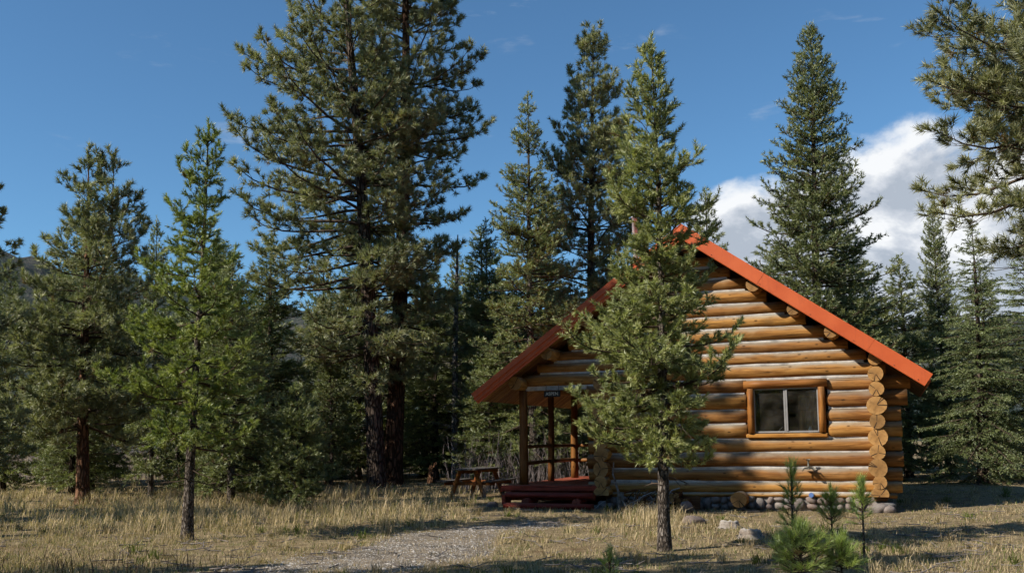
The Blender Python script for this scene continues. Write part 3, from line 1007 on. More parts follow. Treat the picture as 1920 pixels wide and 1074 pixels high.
# porch: deck, posts, rails, steps
dk = empty('porch', (0, 0, 0), 0, cab)
DZ = .50
nb_ = 0
vv = -.30
while vv < 5.2:
    MB().box(((-8.02 + WL) / 2, vv, DZ - .02 + rnd.uniform(-.003, .003)), (WL + 8.02 - .16, .137, .04), bev=.006).build('deck_board', 'red_paint_log', dk)
    vv += .145
MB().box(((-8.06 + WL) / 2 + .02, -.395, DZ - .065), (WL + 8.06 - .02, .045, .125), bev=.008).build('fascia_board', 'red_paint_log', dk)
MB().box((-8.06, 2.3, DZ - .085), (.04, 5.3, .12)).build('side_board', 'red_paint_log', dk)
put_log('joist', (-7.95, -.25, .26), (WL - .2, -.25, .26), .11, .11, rnd, dk, mats=('red_paint_log', 'red_log_end'))
put_log('joist', (-7.8, -.3, .27), (-7.8, 5.0, .27), .12, .12, rnd, dk, mats=('red_paint_log', 'red_log_end'))
for v in (.0, 2.0, 4.0):
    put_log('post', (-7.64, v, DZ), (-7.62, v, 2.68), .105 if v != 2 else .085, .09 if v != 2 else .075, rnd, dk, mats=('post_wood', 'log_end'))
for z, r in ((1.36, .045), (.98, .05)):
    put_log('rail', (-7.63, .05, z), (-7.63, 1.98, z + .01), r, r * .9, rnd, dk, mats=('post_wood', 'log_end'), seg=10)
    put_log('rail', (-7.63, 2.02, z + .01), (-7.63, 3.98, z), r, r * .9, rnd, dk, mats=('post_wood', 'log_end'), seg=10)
    put_log('rail', (-7.6, 4.05, z), (WL - .15, 4.25, z + .01), r, r * .9, rnd, dk, mats=('post_wood', 'log_end'), seg=10)
st = empty('steps', (0, 0, 0), 0, dk)
put_log('tread', (-7.80, -.70, .30), (-5.75, -.70, .29), .10, .10, rnd, st, mats=('red_paint_log', 'red_log_end'), squash=.72)
put_log('tread', (-7.72, -1.05, .075), (-5.68, -1.05, .07), .09, .085, rnd, st, mats=('red_paint_log', 'red_log_end'), squash=.8)
for u in (-7.28, -6.09):
    put_log('support', (u, -.93, .155), (u, -.3, .155), .085, .085, rnd, st, mats=('red_paint_log', 'red_log_end'))
mb = MB()
mb.add([(-7.88, -.42, DZ - .13), (-7.88, -.80, .30), (-7.88, -.80, .1), (-7.88, -.42, .05), (-7.80, -.42, DZ - .13), (-7.80, -.80, .30), (-7.80, -.80, .1), (-7.80, -.42, .05)],
       [(0, 1, 2, 3), (7, 6, 5, 4), (0, 4, 5, 1), (1, 5, 6, 2), (2, 6, 7, 3), (3, 7, 4, 0)])
mb.build('stringer', 'red_paint_log', st)

bn = empty('porch_bench', cabM @ Vector((-6.2, 3.3, DZ)), -PSI)
tag(bn, 'red painted plank bench at the back of the porch', 'bench')
MB().box((0, 0, .40), (.42, 1.5, .06), bev=.008).build('seat', 'red_paint_log', bn)
for y in (-.6, .6):
    MB().box((0, y, .185), (.36, .08, .37)).build('leg', 'red_paint_log', bn)

# the name board under the porch beam
sg = empty('name_sign', cabM @ Vector((-6.84, -.19, 2.49)), -PSI)
tag(sg, 'small dark name board reading ASPEN hanging over the porch', 'sign')
MB().box((0, 0, .08), (.40, .025, .145), bev=.008).build('board', 'sign_board', sg)
cu = bpy.data.curves.new('lettering', 'FONT')
cu.body, cu.size, cu.extrude, cu.align_x = 'ASPEN', .105, .003, 'CENTER'
cu.materials.append(M['sign_paint'])
lt0 = bpy.data.objects.new('lettering', cu)
COL.objects.link(lt0)
lme = bpy.data.meshes.new_from_object(lt0.evaluated_get(bpy.context.evaluated_depsgraph_get()))
bpy.data.objects.remove(lt0)
lt = link('lettering', lme, sg)
lt.location, lt.rotation_euler = (0, -.016, .045), (rad(90), 0, 0)
for x in (-.15, .15):
    MB().tube([(x, 0, .14), (x, 0.03, .30)], [.008, .008], 6).build('hanger', 'dark_metal', sg)

# ------------------------------------------------------------------ picnic table
pt = empty('picnic_table', (-1.02, 28.0, -.02), -PSI)
tag(pt, 'weathered wooden picnic table with A-frame legs standing left of the porch', 'table')
for k in range(5):
    MB().box((-.30 + k * .15, 0, .775), (.142, 1.85, .04), bev=.006).build('top_plank', 'table_grey', pt)
for s_ in (-1, 1):
    for k in range(2):
        MB().box((s_ * (.60 + k * .145), 0, .455), (.138, 1.85, .042), bev=.006).build('seat_plank', 'table_grey', pt)
    for y in (-.68, .68):
        mb = MB()
        mb.tube([(s_ * .22, y, .75), (s_ * .50, y, 0.0)], [.065, .065], 4)
        mb.build('leg', 'table_wood', pt)
for y in (-.62, .62):
    MB().box((0, y + .06, .39), (1.5, .045, .09)).build('seat_beam', 'table_wood', pt)
    MB().box((0, y + .06, .71), (.7, .045, .09)).build('top_beam', 'table_wood', pt)

# ------------------------------------------------------------------ loose things round the cabin
def gz(x, y): return float(ground_z(np.array(x), np.array(y)))


def stump(x, y, r, h, seed, label, parent_mat='grey_wood'):
    """weathered stump: flared ribbed sides, slanting broken top"""
    rs_ = random.Random(seed)
    seg, V, F = 30, [], []
    ph = [rs_.uniform(0, 6.28) for _ in range(6)]
    prof_ = [(-.06, 1.40), (.0, 1.30), (h * .35, 1.10), (h * .75, 1.0), (h, .93), (h * .97, .72), (h * .86, .40)]
    tilt = rs_.uniform(0, 6.28)
    for i, (hz, fl) in enumerate(prof_):
        for k in range(seg):
            a = 2 * math.pi * k / seg
            rib = 1 + .08 * math.sin(4 * a + ph[0]) + .05 * math.sin(9 * a + ph[1]) + .03 * math.sin(14 * a + ph[2])
            jag = (.10 * math.sin(7 * a + ph[3]) + .07 * math.sin(13 * a + ph[4]) + rs_.uniform(-.05, .05)) * h if i in (4, 5) else 0
            z_ = hz + (jag + .22 * h * math.cos(a - tilt) * fl if i > 2 else 0)
            V.append((r * fl * rib * math.cos(a), r * fl * rib * math.sin(a), z_))
    V.append((0, 0, h * .84))
    n_ = len(prof_)
    for i in range(n_ - 1):
        for k in range(seg):
            j_ = (k + 1) % seg
            F.append((i * seg + k, i * seg + j_, (i + 1) * seg + j_, (i + 1) * seg + k))
    for k in range(seg):
        F.append(((n_ - 1) * seg + k, (n_ - 1) * seg + (k + 1) % seg, n_ * seg))
    o = MB().add(V, F, 0, True).build('tree_stump', [parent_mat])
    o.location = (x, y, gz(x, y))
    tag(o, label, 'stump')
    return o


stump(3.55, 15.2, .155, .13, 1, 'pale weathered stump in the grass left of the saplings')
stump(3.62, 17.0, .16, .11, 2, 'low dark-sided weathered stump in front of the stone foundation')
o = link('flat_rock', rock_mesh(rnd, 11, 3, .12))
o.location, o.scale, o.rotation_euler = (3.22, 18.1, gz(3.22, 18.1) + .05), (.22, .15, .09), (0, .1, .4)
tag(o, 'pale flat rock in the grass right of the near pine trunk', 'rock')
o = link('round_rock', rock_mesh(rnd, 12, 3, .10))
o.location, o.scale = (3.58, 20.95, .08), (.14, .12, .13)
tag(o, 'rounded grey rock in front of the brown board by the foundation', 'rock')
o = link('grey_rock', rock_mesh(rnd, 13, 3, .12))
p = cabM @ Vector((-8.35, -.2, 0.02))
o.location, o.scale = p, (.13, .10, .10)
tag(o, 'small pale rock on the ground left of the porch deck', 'rock')
o = MB().box((0, 0, .125), (.42, .05, .27), rot=Matrix.Rotation(-.16, 3, 'X')).build('brown_board', 'brown_board')
o.location, o.rotation_euler = cabM @ Vector((-3.72, -.27, 0)), (0, 0, -PSI)
tag(o, 'brown board leaning against the stone foundation behind the near pine', 'board')
o = link('log_chunk', log_mesh(.36, .075, .07, rnd, mats=('grey_wood', 'grey_log_end')))
o.location, o.rotation_euler = cabM @ Vector((-5.22, -.45, -.02)), (0, rad(-90), 0)
tag(o, 'short pale log chunk standing on end by the cabin corner', 'log')
o = MB().tube([(0, 0, -.03), (.02, -.06, .3), (-.10, .08, .75), (-.06, .26, 1.0)], [.028, .027, .022, .016], 8).build('leaning_stick', 'grey_wood')
o.location = cabM @ Vector((-5.22, -.62, 0))
tag(o, 'bent grey stick leaning against the corner log ends', 'stick')
bp_ = empty('brush_pile', cabM @ Vector((-4.62, -.5, 0)), -PSI)
tag(bp_, 'heap of dead branches piled against the wall behind the near pine', 'brush pile')
for k in range(46):
    a = rnd.uniform(-1.1, 1.1) + (0 if rnd.random() < .6 else math.pi / 2)
    x, y = rnd.gauss(0, .30), rnd.gauss(0, .12)
    L_ = rnd.uniform(.3, .8)
    el2 = rnd.uniform(-.1, .9)
    z = abs(rnd.gauss(.1, .10))
    dx, dy, dz = math.cos(a) * math.cos(el2) * L_ / 2, math.sin(a) * math.cos(el2) * L_ / 2 * .6, math.sin(el2) * L_ / 2
    r_ = rnd.uniform(.008, .02)
    MB().tube([(x - dx, y - dy, max(.0, z - dz)), (x + rnd.uniform(-.04, .04), y, z + .05), (x + dx, y + dy, z + dz + .04)], [r_, r_ * .9, r_ * .6], 6).build('branch', 'grey_wood' if rnd.random() < .45 else 'brown_board', bp_)
wp = empty('firewood_pile', cabM @ Vector((-4.05, -.42, 0)), -PSI)
tag(wp, 'dark split firewood heaped low against the cabin wall', 'firewood')
for k in range(14):
    x, z = -.28 + (k % 5) * .135 + rnd.uniform(-.02, .02), .06 + (k // 5) * .115
    put_log('billet', (x, -.18 + rnd.uniform(-.05, .05), z), (x + rnd.uniform(-.04, .04), .22, z), .06, .058, rnd, wp, mats=('brown_board', 'log_end'), seg=9)

# ------------------------------------------------------------------ trees
def unit(a): return a / (np.linalg.norm(a, axis=-1, keepdims=True) + 1e-9)


def frustums(P0, P1, R0, R1, n=4):
    P0, P1, R0, R1 = map(lambda a: np.asarray(a, float), (P0, P1, R0, R1))
    d = unit(P1 - P0)
    ref = np.where(np.abs(d[:, 2:3]) < .9, np.array([[0, 0, 1.]]), np.array([[1., 0, 0]]))
    a = unit(np.cross(d, ref))
    b_ = np.cross(a, d)
    th = np.arange(n) * 2 * math.pi / n
    c_, s_ = np.cos(th)[None, :, None], np.sin(th)[None, :, None]
    off = a[:, None] * c_ + b_[:, None] * s_
    A_ = P0[:, None] + off * R0[:, None, None]
    B_ = P1[:, None] + off * R1[:, None, None]
    V = np.concatenate([A_, B_], 1)                    # (N,2n,3)
    k = np.arange(n)
    j = (k + 1) % n
    F = np.stack([k, j, n + j, n + k], 1)[None] + (np.arange(len(P0)) * 2 * n)[:, None, None]
    return V.reshape(-1, 3), F.reshape(-1, 4)


def needles(rs, P, D, L, dens, nl, nw, spread=(30, 65), old=.02, tintbase=None, tipball=0.0):
    """bottlebrush needles round every shoot: P start, D dir, L length"""
    P, D, L = np.asarray(P, float), unit(np.asarray(D, float)), np.asarray(L, float)
    cnt = np.maximum(4, (L * dens * rs.uniform(.7, 1.3, len(L)))).astype(int)
    idx = np.repeat(np.arange(len(P)), cnt)
    N = len(idx)
    s = rs.rand(N) ** (1 - tipball * .6)
    d = D[idx]
    ref = np.where(np.abs(d[:, 2:3]) < .9, np.array([[0, 0, 1.]]), np.array([[1., 0, 0]]))
    a = unit(np.cross(d, ref))
    b_ = np.cross(a, d)
    ph = rs.rand(N) * 2 * math.pi
    al = np.radians(rs.uniform(spread[0], spread[1], N)) * (1 - .35 * s)
    rad_ = a * np.cos(ph)[:, None] + b_ * np.sin(ph)[:, None]
    nd = d * np.cos(al)[:, None] + rad_ * np.sin(al)[:, None]
    root = P[idx] + d * (L[idx] * s)[:, None]
    ln = nl * rs.uniform(.75, 1.15, N)
    side = unit(np.cross(nd, rs.normal(size=(N, 3)))) * (nw * .5)
    tip = root + nd * ln[:, None]
    V = np.stack([root - side, root + side, tip], 1).reshape(-1, 3)
    F = np.arange(3 * N).reshape(-1, 3)
    sh = rs.rand(len(P)) if tintbase is None else tintbase
    tn = np.clip(sh[idx] * .72 + rs.rand(N) * .22, 0, .93)
    tn = np.where(rs.rand(len(P))[idx] < old, 1.0, tn)
    return V, F, np.repeat(tn, 3)


class Tree:
    pass


def grow(seed, H, r0, cb, Lmax, style, lean=(0, 0), n_br=90, prof=None, needle=None, twig_step=.22, top_elev=58, low_elev=-5,
         fork=False, bend=0.0, dead=0, gaps=0.0, side_bias=None, twig_len=.42, sub=True, branch_up=.5, whorl=None, azr=None, sub_step=.085, per=5, subwood=True, lvar=(.62, 1.12), hole=None):
    """returns mesh data for trunk, branches and crown round the tree's base"""
    rs = np.random.RandomState(seed)
    T = Tree()
    nst = 14

    def trunk_at(t):
        x = lean[0] * t + bend * math.sin(t * math.pi) * .6 + .012 * H * math.sin(t * 5 + seed) * .35
        y = lean[1] * t + .010 * H * math.sin(t * 4.1 + seed * 2) * .35
        return np.array([x, y, t * H])

    def trunk_r(t): return max(.012, r0 * (1 - t) ** .85 * (1 + .35 * math.exp(-t * H / .25)))
    mb = MB()
    ts = [0, .01, .03, .06] + [k / nst for k in range(1, nst + 1)]
    pth = [tuple(trunk_at(t) - np.array([0, 0, .12 if t == 0 else 0])) for t in ts]
    mb.tube(pth, [trunk_r(t) for t in ts], 14)
    stems = [(trunk_at, 1.0, trunk_r)]
    if fork:
        def fork_at(t):
            p = trunk_at(min(t, .55))
            q = max(0, t - .55) / .45
            return np.array([p[0] + .62 * math.sin(min(1, q * 2.2) * math.pi / 2), p[1] + .15 * q, t * H * .995])
        tf = [.5] + [.55 + .45 * k / 8 for k in range(9)]
        mb.tube([tuple(fork_at(t)) for t in tf], [trunk_r(t) * .85 for t in tf], 10)
        stems.append((fork_at, .5, trunk_r))
    T.trunk = mb
    FP0, FP1, FR0, FR1 = [], [], [], []
    SP, SD, SLn, ST = [], [], [], []
    style_p = needle

    def shoot(p, d, L, tn):
        SP.append(p); SD.append(d); SLn.append(L); ST.append(tn)

    zs_ = cb + (H - cb) * (np.sort(rs.rand(n_br)) ** .92)
    if whorl:
        zs_ = np.repeat(np.arange(cb, H - .15, whorl), per)
        zs_ = zs_ + rs.normal(0, .04, len(zs_))
    az0 = 0
    for bi, z in enumerate(zs_):
        t = (z - cb) / (H - cb)
        if t > .985: t = .985
        st_i = 0
        if fork and z / H > .6 and rs.rand() < .5: st_i = 1
        at_, _, rfun = stems[st_i]
        p = at_(z / H)
        az0 += 2.399 + rs.normal(0, .35)
        az_ = az0
        if azr is not None and rs.rand() < azr[2]:
            az_ = rs.uniform(azr[0], azr[1])
        L = Lmax * prof(t) * rs.uniform(*lvar)
        if side_bias is not None:
            L *= 1 + side_bias[1] * math.cos(az_ - side_bias[0])
        if rs.rand() < gaps: L *= .45
        if hole is not None and hole(z, az_ % (2 * math.pi)): L *= .3
        if L < .08: L = .08
        e0 = math.radians(low_elev + (top_elev - low_elev) * t ** 1.3 + rs.normal(0, 8))
        n = 6
        pts_ = [p]
        dirs = []
        sway = rs.normal(0, .22)
        for k in range(n):
            s = (k + .5) / n
            if style == 'fir':
                e = e0 - .42 * s + .62 * max(0, s - .55)
            else:
                e = e0 - .28 * math.sin(s * math.pi) + branch_up * s * s * (1 - .5 * t)
            az2 = az_ + sway * s + rs.normal(0, .09)
            d = np.array([math.cos(az2) * math.cos(e), math.sin(az2) * math.cos(e), math.sin(e)])
            dirs.append(d)
            pts_.append(pts_[-1] + d * L / n)
        rb = max(.008, min(rfun(z / H) * .42, .012 + L * .014))
        for k in range(n):
            FP0.append(pts_[k]); FP1.append(pts_[k + 1])
            FR0.append(rb * (1 - k / n * .85)); FR1.append(rb * (1 - (k + 1) / n * .85))
        tnb = rs.rand()
        shoot(pts_[-1] - dirs[-1] * min(.25, L * .3), dirs[-1], min(.25, L * .3) + .06, tnb)
        start = .10 if style != 'ponderosa' else .22
        if style == 'fir': start = .06
        nt = int(L * (1 - start) / twig_step * 2)
        for q in range(nt):
            s = start + (1 - start) * (q + rs.rand()) / max(nt, 1)
            k = min(n - 1, int(s * n))
            pp = pts_[k] + dirs[k] * (s * n - k) * L / n
            d = dirs[k]
            sd = 1 if q % 2 else -1
            lat = np.cross(d, [0, 0, 1.])
            lat = lat / (np.linalg.norm(lat) + 1e-6) * sd
            ang = math.radians(rs.uniform(38, 62))
            upv = rs.normal(.18 if style != 'fir' else -.12, .30 if style != 'fir' else .12)
            td = d * math.cos(ang) + lat * math.sin(ang) + np.array([0, 0, upv])
            td /= np.linalg.norm(td)
            tl = max(.07, (L * twig_len * (1.08 - s) + .10) * rs.uniform(.6, 1.2))
            tl = min(tl, .95)
            tp = pp + td * tl
            mid = pp + td * tl * .55 + np.array([0, 0, (-.03 if style != 'fir' else .02) * tl])
            FP0 += [pp, mid]; FP1 += [mid, tp]
            rt_ = .004 + .006 * tl
            FR0 += [rt_, rt_ * .75]; FR1 += [rt_ * .75, rt_ * .3]
            tn = np.clip(tnb * .4 + rs.rand() * .6, 0, 1)
            if style == 'ponderosa':
                shoot(tp - td * .05, td + np.array([0, 0, .35]), .13, tn)
            else:
                cov = min(tl * .85, .40) if style != 'fir' else tl * .95
                shoot(tp - td * cov, td + np.array([0, 0, .10 if style != 'fir' else 0]), cov, tn)
            if sub:
                ns = int(tl / sub_step + rs.rand())
                for z_ in range(ns):
                    s2 = rs.uniform(.25, .95)
                    p2 = pp + td * tl * s2
                    l2 = rs.uniform(.10, .22) * (1 if style != 'fir' else 1.1) * min(1, .5 + tl)
                    rv = rs.normal(size=3)
                    if style == 'fir': rv[2] = rv[2] * .3 - .25
                    d2 = td * .75 + rv * .42 + np.array([0, 0, .18 if style != 'fir' else -.1])
                    d2 /= np.linalg.norm(d2)
                    if subwood: FP0.append(p2); FP1.append(p2 + d2 * l2); FR0.append(.004); FR1.append(.002)
                    if style == 'ponderosa':
                        shoot(p2 + d2 * (l2 - .05), d2 + np.array([0, 0, .3]), .12, np.clip(tn + rs.normal(0, .15), 0, 1))
                    else:
                        shoot(p2, d2, l2, np.clip(tn + rs.normal(0, .15), 0, 1))
    # leader shoots
    for at_, _, _ in stems:
        for k in range(4):
            tt = 1 - .012 * k
            shoot(at_(tt) - np.array([0, 0, .15]), np.array([0, 0, 1.]) + rs.normal(0, .12, 3), .32, .7)
    # dead lower limbs
    DP0, DP1, DR0, DR1 = [], [], [], []
    for k in range(dead):
        z = rs.uniform(max(.9, cb * .4), cb + (H - cb) * .18)
        p = trunk_at(z / H)
        a = rs.rand() * 6.28
        L = rs.uniform(.3, 1.0) * min(1.6, Lmax * .6)
        d = np.array([math.cos(a), math.sin(a), rs.uniform(-.45, .2)])
        for q in range(3):
            p2 = p + d * L / 3
            DP0.append(p); DP1.append(p2); DR0.append(.016 * (1 - q * .28)); DR1.append(.016 * (.72 - q * .28))
            if q:
                d3 = d + rs.normal(0, .5, 3)
                DP0.append(p); DP1.append(p + d3 * L * .28); DR0.append(.007); DR1.append(.002)
            p = p2
            d = d + rs.normal(0, .22, 3)
    T.br = (FP0 + DP0, FP1 + DP1, FR0 + DR0, FR1 + DR1)
    dens, nl, nw, spread, old, tb = style_p
    T.nd = needles(rs, SP, SD, SLn, dens, nl, nw, spread, old, np.array(ST), tb)
    return T


NTRI = [0]


def meshes_of(T, bark_, needle_, name='pine'):
    tm = T.trunk.mesh('trunk', [bark_])
    V, F = frustums(*T.br, n=3)
    bm_ = npmesh('branches', V, F, ['twig_bark'])
    V, F, tn = T.nd
    cm_ = npmesh('needles', V, F, [needle_], tint=tn)
    NTRI[0] += len(F) + len(bm_.polygons) * 2
    return tm, bm_, cm_


def plant(ms, name, loc, label, cat='tree', group=None, rz=0.0, sc=1.0):
    o = empty(name, (loc[0], loc[1], gz(loc[0], loc[1])), rz)
    o.scale = (sc, sc, sc) if not isinstance(sc, tuple) else sc
    tag(o, label, cat, group)
    link('trunk', ms[0], o)
    link('branches', ms[1], o)['kind'] = 'stuff'
    link('crown', ms[2], o)['kind'] = 'stuff'
    return o


def cone(a=.8, low=.2, lowv=.55):
    return lambda t: ((1 - t) ** a) * (lowv + (1 - lowv) * min(1, t / low)) + .03


def rounded(t):
    return (1 - t ** 2.2) ** .8 * (.55 + .45 * min(1, t / .3)) + .06


# the near young pine in front of the gable
T = grow(11, 7.15, .085, 1.25, 1.48, 'lodge', lean=(0, 0), whorl=.25, per=7, gaps=.05, side_bias=(math.pi, .20), hole=lambda z, a: 3.85 < z < 4.45 and abs(a - math.pi) < .8, prof=lambda t: ((1 - t) ** .74) * (.52 + .48 * min(1, t / .24)) + .03,
         needle=(260, .076, .0122, (30, 72), .012, 0), twig_step=.165, top_elev=62, low_elev=-10, twig_len=.38, branch_up=1.15, dead=16, sub_step=.125, lvar=(.45, 1.3))
plant(meshes_of(T, 'bark_grey', 'needles_young'), 'young_pine', (2.07, 13.79), 'young pine with speckled grey trunk standing in front of the cabin gable')

# the young pine in the grass on the left
T = grow(23, 6.85, .090, 1.5, 1.50, 'lodge', lean=(.22, 0), whorl=.36, per=6, gaps=.1, side_bias=(math.pi, .12), prof=lambda t: ((1 - t) ** .68) * (.8 + .2 * min(1, t / .15)) + .02,
         needle=(310, .078, .0120, (30, 72), .012, 0), twig_step=.17, top_elev=60, low_elev=-12, twig_len=.33, branch_up=1.35, dead=14, sub_step=.135, lvar=(.5, 1.25))
plant(meshes_of(T, 'bark_grey', 'needles_bright'), 'young_pine', (-5.31, 16.40), 'bright green young pine standing alone in dry grass on the left')

# the two big pines
T = grow(31, 23.5, .32, 3.6, 4.0, 'ponderosa', lean=(-1.6, .3), n_br=175, prof=rounded, needle=(235, .225, .026, (12, 92), .010, .4), twig_step=.35,
         top_elev=52, low_elev=-8, side_bias=(math.pi, .25), twig_len=.32, branch_up=.85, dead=22, sub_step=.21, subwood=False)
big1 = meshes_of(T, 'bark_dark', 'needles_big')
plant(big1, 'tall_pine', (-4.54, 33.7), 'left one of two towering pines, its dark trunk leaning left, left of the cabin')
T = grow(37, 25.0, .34, 3.8, 3.4, 'ponderosa', lean=(.6, .2), n_br=190, prof=rounded, needle=(240, .225, .026, (12, 92), .008, .4), twig_step=.35,
         top_elev=55, low_elev=-8, twig_len=.36, branch_up=.85, dead=20, sub_step=.21, subwood=False)
big2 = meshes_of(T, 'bark_brown', 'needles_big')
plant(big2, 'tall_pine', (-4.23, 35.6), 'right one of two towering pines, straight reddish trunk, beside the picnic table')

# double-topped pine on the left
T = grow(41, 9.6, .18, 1.7, 2.35, 'ponderosa', lean=(-.12, 0), n_br=135, prof=lambda t: (1 - t ** 1.6) ** .9 * .95 + .08, needle=(200, .17, .022, (12, 92), .008, .4),
         twig_step=.21, top_elev=58, low_elev=-10, fork=True, twig_len=.38, branch_up=.9, dead=16, sub_step=.17, subwood=False)
dbl = meshes_of(T, 'bark_orange', 'needles_big')
plant(dbl, 'forked_pine', (-11.5, 26.8), 'dark pine with a forked double top and reddish trunk at far left')

# narrow conical lodgepole pines
T = grow(47, 15.5, .21, 1.0, 3.45, 'lodge', lean=(.1, 0), n_br=360, prof=lambda t: ((1 - t) ** .72) * (.75 + .25 * min(1, t / .2)) + .03, needle=(66, .115, .028, (30, 76), .012, 0),
         twig_step=.25, top_elev=50, low_elev=-14, twig_len=.36, branch_up=.9, dead=14, sub_step=.13, subwood=False)
lodR = meshes_of(T, 'bark_grey', 'needles_lodgepole')
plant(lodR, 'conical_pine', (10.25, 33.0), 'tall dense cone-shaped pine behind the right slope of the roof')
T = grow(53, 12.9, .17, .8, 2.75, 'lodge', lean=(-.1, 0), n_br=210, prof=lambda t: ((1 - t) ** .75) * (.75 + .25 * min(1, t / .25)) + .03, needle=(80, .11, .024, (30, 74), .01, 0),
         twig_step=.23, top_elev=48, low_elev=-12, twig_len=.38, branch_up=.8, gaps=.1, dead=16, sub_step=.12, subwood=False)
lod1 = meshes_of(T, 'bark_grey', 'needles_lodgepole')
plant(lod1, 'conical_pine', (.69, 32.0), 'slim pointed pine rising behind the porch roof')
T = grow(59, 17.2, .24, 2.4, 2.6, 'ponderosa', lean=(.3, 0), n_br=150, prof=lambda t: (1 - t ** 2.8) ** .8 * .92 + .08, needle=(185, .19, .026, (12, 92), .008, .4),
         twig_step=.22, top_elev=56, low_elev=0, twig_len=.40, branch_up=.8, dead=14, sub_step=.18, subwood=False)
pon9 = meshes_of(T, 'bark_dark', 'needles_big')
plant(pon9, 'round_topped_pine', (2.95, 37.0), 'tall round-topped pine behind the ridge, right of the slim pine')

# fir on the right
T = grow(61, 8.0, .15, .35, 2.4, 'fir', lean=(.1, 0), n_br=165, prof=cone(.75, .12, .85), needle=(72, .06, .020, (45, 80), .004, 0), twig_step=.16,
         top_elev=40, low_elev=-14, twig_len=.36, branch_up=.3, sub_step=.12, subwood=False)
fir = meshes_of(T, 'bark_dark', 'needles_fir')
plant(fir, 'fir_tree', (14.5, 31.0), 'green fir with drooping boughs right of the cabin')

# ponderosa at the right edge
T = grow(67, 12.5, .21, 4.9, 2.9, 'ponderosa', lean=(.25, 0), n_br=125, prof=lambda t: (1 - t ** 2.2) ** .8 * (.62 + .38 * min(1, t / .25)) + .05, needle=(250, .15, .016, (12, 90), .03, .4),
         twig_step=.20, top_elev=48, low_elev=-14, twig_len=.36, branch_up=.75, dead=44, side_bias=(math.pi, .1), sub_step=.17)
edR = meshes_of(T, 'bark_orange', 'needles_big')
plant(edR, 'overhanging_pine', (9.45, 16.0), 'large pine at the right edge with branches reaching in over the roof')

# pine just beyond the left edge
T = grow(71, 15.0, .26, 1.8, 2.75, 'ponderosa', n_br=120, prof=lambda t: (1 - t ** 2.2) ** .8 * .95 + .06, needle=(200, .20, .030, (12, 92), .008, .4),
         twig_step=.29, top_elev=52, low_elev=-6, twig_len=.36, branch_up=.8, dead=10, sub_step=.18, subwood=False)
edL = meshes_of(T, 'bark_dark', 'needles_big')
plant(edL, 'edge_pine', (-11.3, 20.0), 'shaded pine at the left edge of the view, only branch tips showing', sc=.57)
# trees out of view on the left whose shade falls on wall, porch and foreground
T = grow(72, 15.6, .24, 11.2, 1.95, 'ponderosa', n_br=62, prof=lambda t: (1 - t ** 2.6) ** .8 * .95 + .08, needle=(420, .23, .050, (12, 92), .008, .4),
         twig_step=.24, top_elev=52, low_elev=-4, twig_len=.40, branch_up=.8, dead=6, sub_step=.16, subwood=False)
shd = meshes_of(T, 'bark_orange', 'needles_big')
plant(shd, 'shading_pine', (-12.86, 15.87), 'high-crowned pine out of view at left that shades the lower wall')
plant(shd, 'shading_pine', (-16.2, 15.9), 'pine out of view further left that shades the porch roof', rz=1.2, sc=1.15)
plant(edL, 'shading_pine', (-10.6, 7.7), 'pine out of view at front left that shades the drive', rz=2.0, sc=.66)
plant(edL, 'shading_pine', (-10.6, 9.9), 'small pine out of view at left that shades the dead stalks', rz=5.0, sc=.38)
plant(edL, 'shading_pine', (-7.2, 7.5), 'pine out of view at near left that shades the bottom of the view', rz=4.1, sc=.64)

# bushy young pine and smaller pines
T = grow(73, 2.9, .06, .2, 1.15, 'lodge', n_br=90, prof=lambda t: (1 - t ** 1.8) ** .8 * .9 + .08, needle=(120, .08, .0155, (28, 68), .01, 0), twig_step=.14, top_elev=55, low_elev=-2, twig_len=.42, branch_up=.8, sub_step=.1, subwood=False)
bush = meshes_of(T, 'bark_grey', 'needles_lodgepole')
plant(bush, 'bushy_pine', (-5.27, 24.3), 'low bushy young pine in the grass left of the big trunks')
T = grow(79, 7.6, .10, .8, 1.5, 'lodge', n_br=150, prof=cone(.7, .2, .65), needle=(68, .11, .025, (30, 74), .008, 0), twig_step=.2, top_elev=50, low_elev=-12, twig_len=.40, branch_up=.8, dead=14, sub_step=.12, subwood=False)
midp = meshes_of(T, 'bark_grey', 'needles_lodgepole')
T = grow(83, 9.6, .14, .5, 2.1, 'lodge', n_br=190, prof=cone(.65, .2, .8), needle=(60, .12, .028, (30, 74), .008, 0), twig_step=.22, top_elev=46, low_elev=-12, twig_len=.40, branch_up=.7, dead=12, sub_step=.13, subwood=False)
midq = meshes_of(T, 'bark_dark', 'needles_lodgepole')

BG = 'pines standing in the wood behind'
plant(midp, 'thin_pine', (-7.27, 25.0), 'thin reddish stem left of a pair behind the bright young pine', rz=1.0, sc=.80)
plant(midp, 'thin_pine', (-6.86, 24.3), 'thicker dark stem right of a pair behind the bright young pine', rz=3.0, sc=(.95, .95, .82))
plant(midq, 'background_pine', (-13.9, 31.5), 'dark pine leaning out behind the forked pine on its left', 'tree', BG, .4, .72)
plant(midp, 'background_pine', (-10.84, 30.0), 'thin pine tip showing between the forked pine and the bright young pine', 'tree', BG, 2.2, (.8, .8, 1.1))
plant(midq, 'background_pine', (-9.6, 32.0), 'broad dark pine behind the bright young pine', 'tree', BG, 5.0, .85)
plant(midq, 'background_pine', (-7.2, 39.0), 'mid-height pine in the gap left of the two towering pines', 'tree', BG, 1.4, .80)
plant(midp, 'background_pine', (-6.3, 34.5), 'slim yellow-green pine just left of the leaning dark trunk', 'tree', BG, 3.9, .72)
plant(midq, 'background_pine', (-2.3, 42.0), 'pine filling the gap behind the straight reddish trunk', 'tree', BG, 2.6, (.9, .9, 1.0))
plant(lod1, 'background_pine', (-.9, 36.0), 'slender pine left of the slim pointed pine behind the porch', 'tree', BG, 2.0, .74)
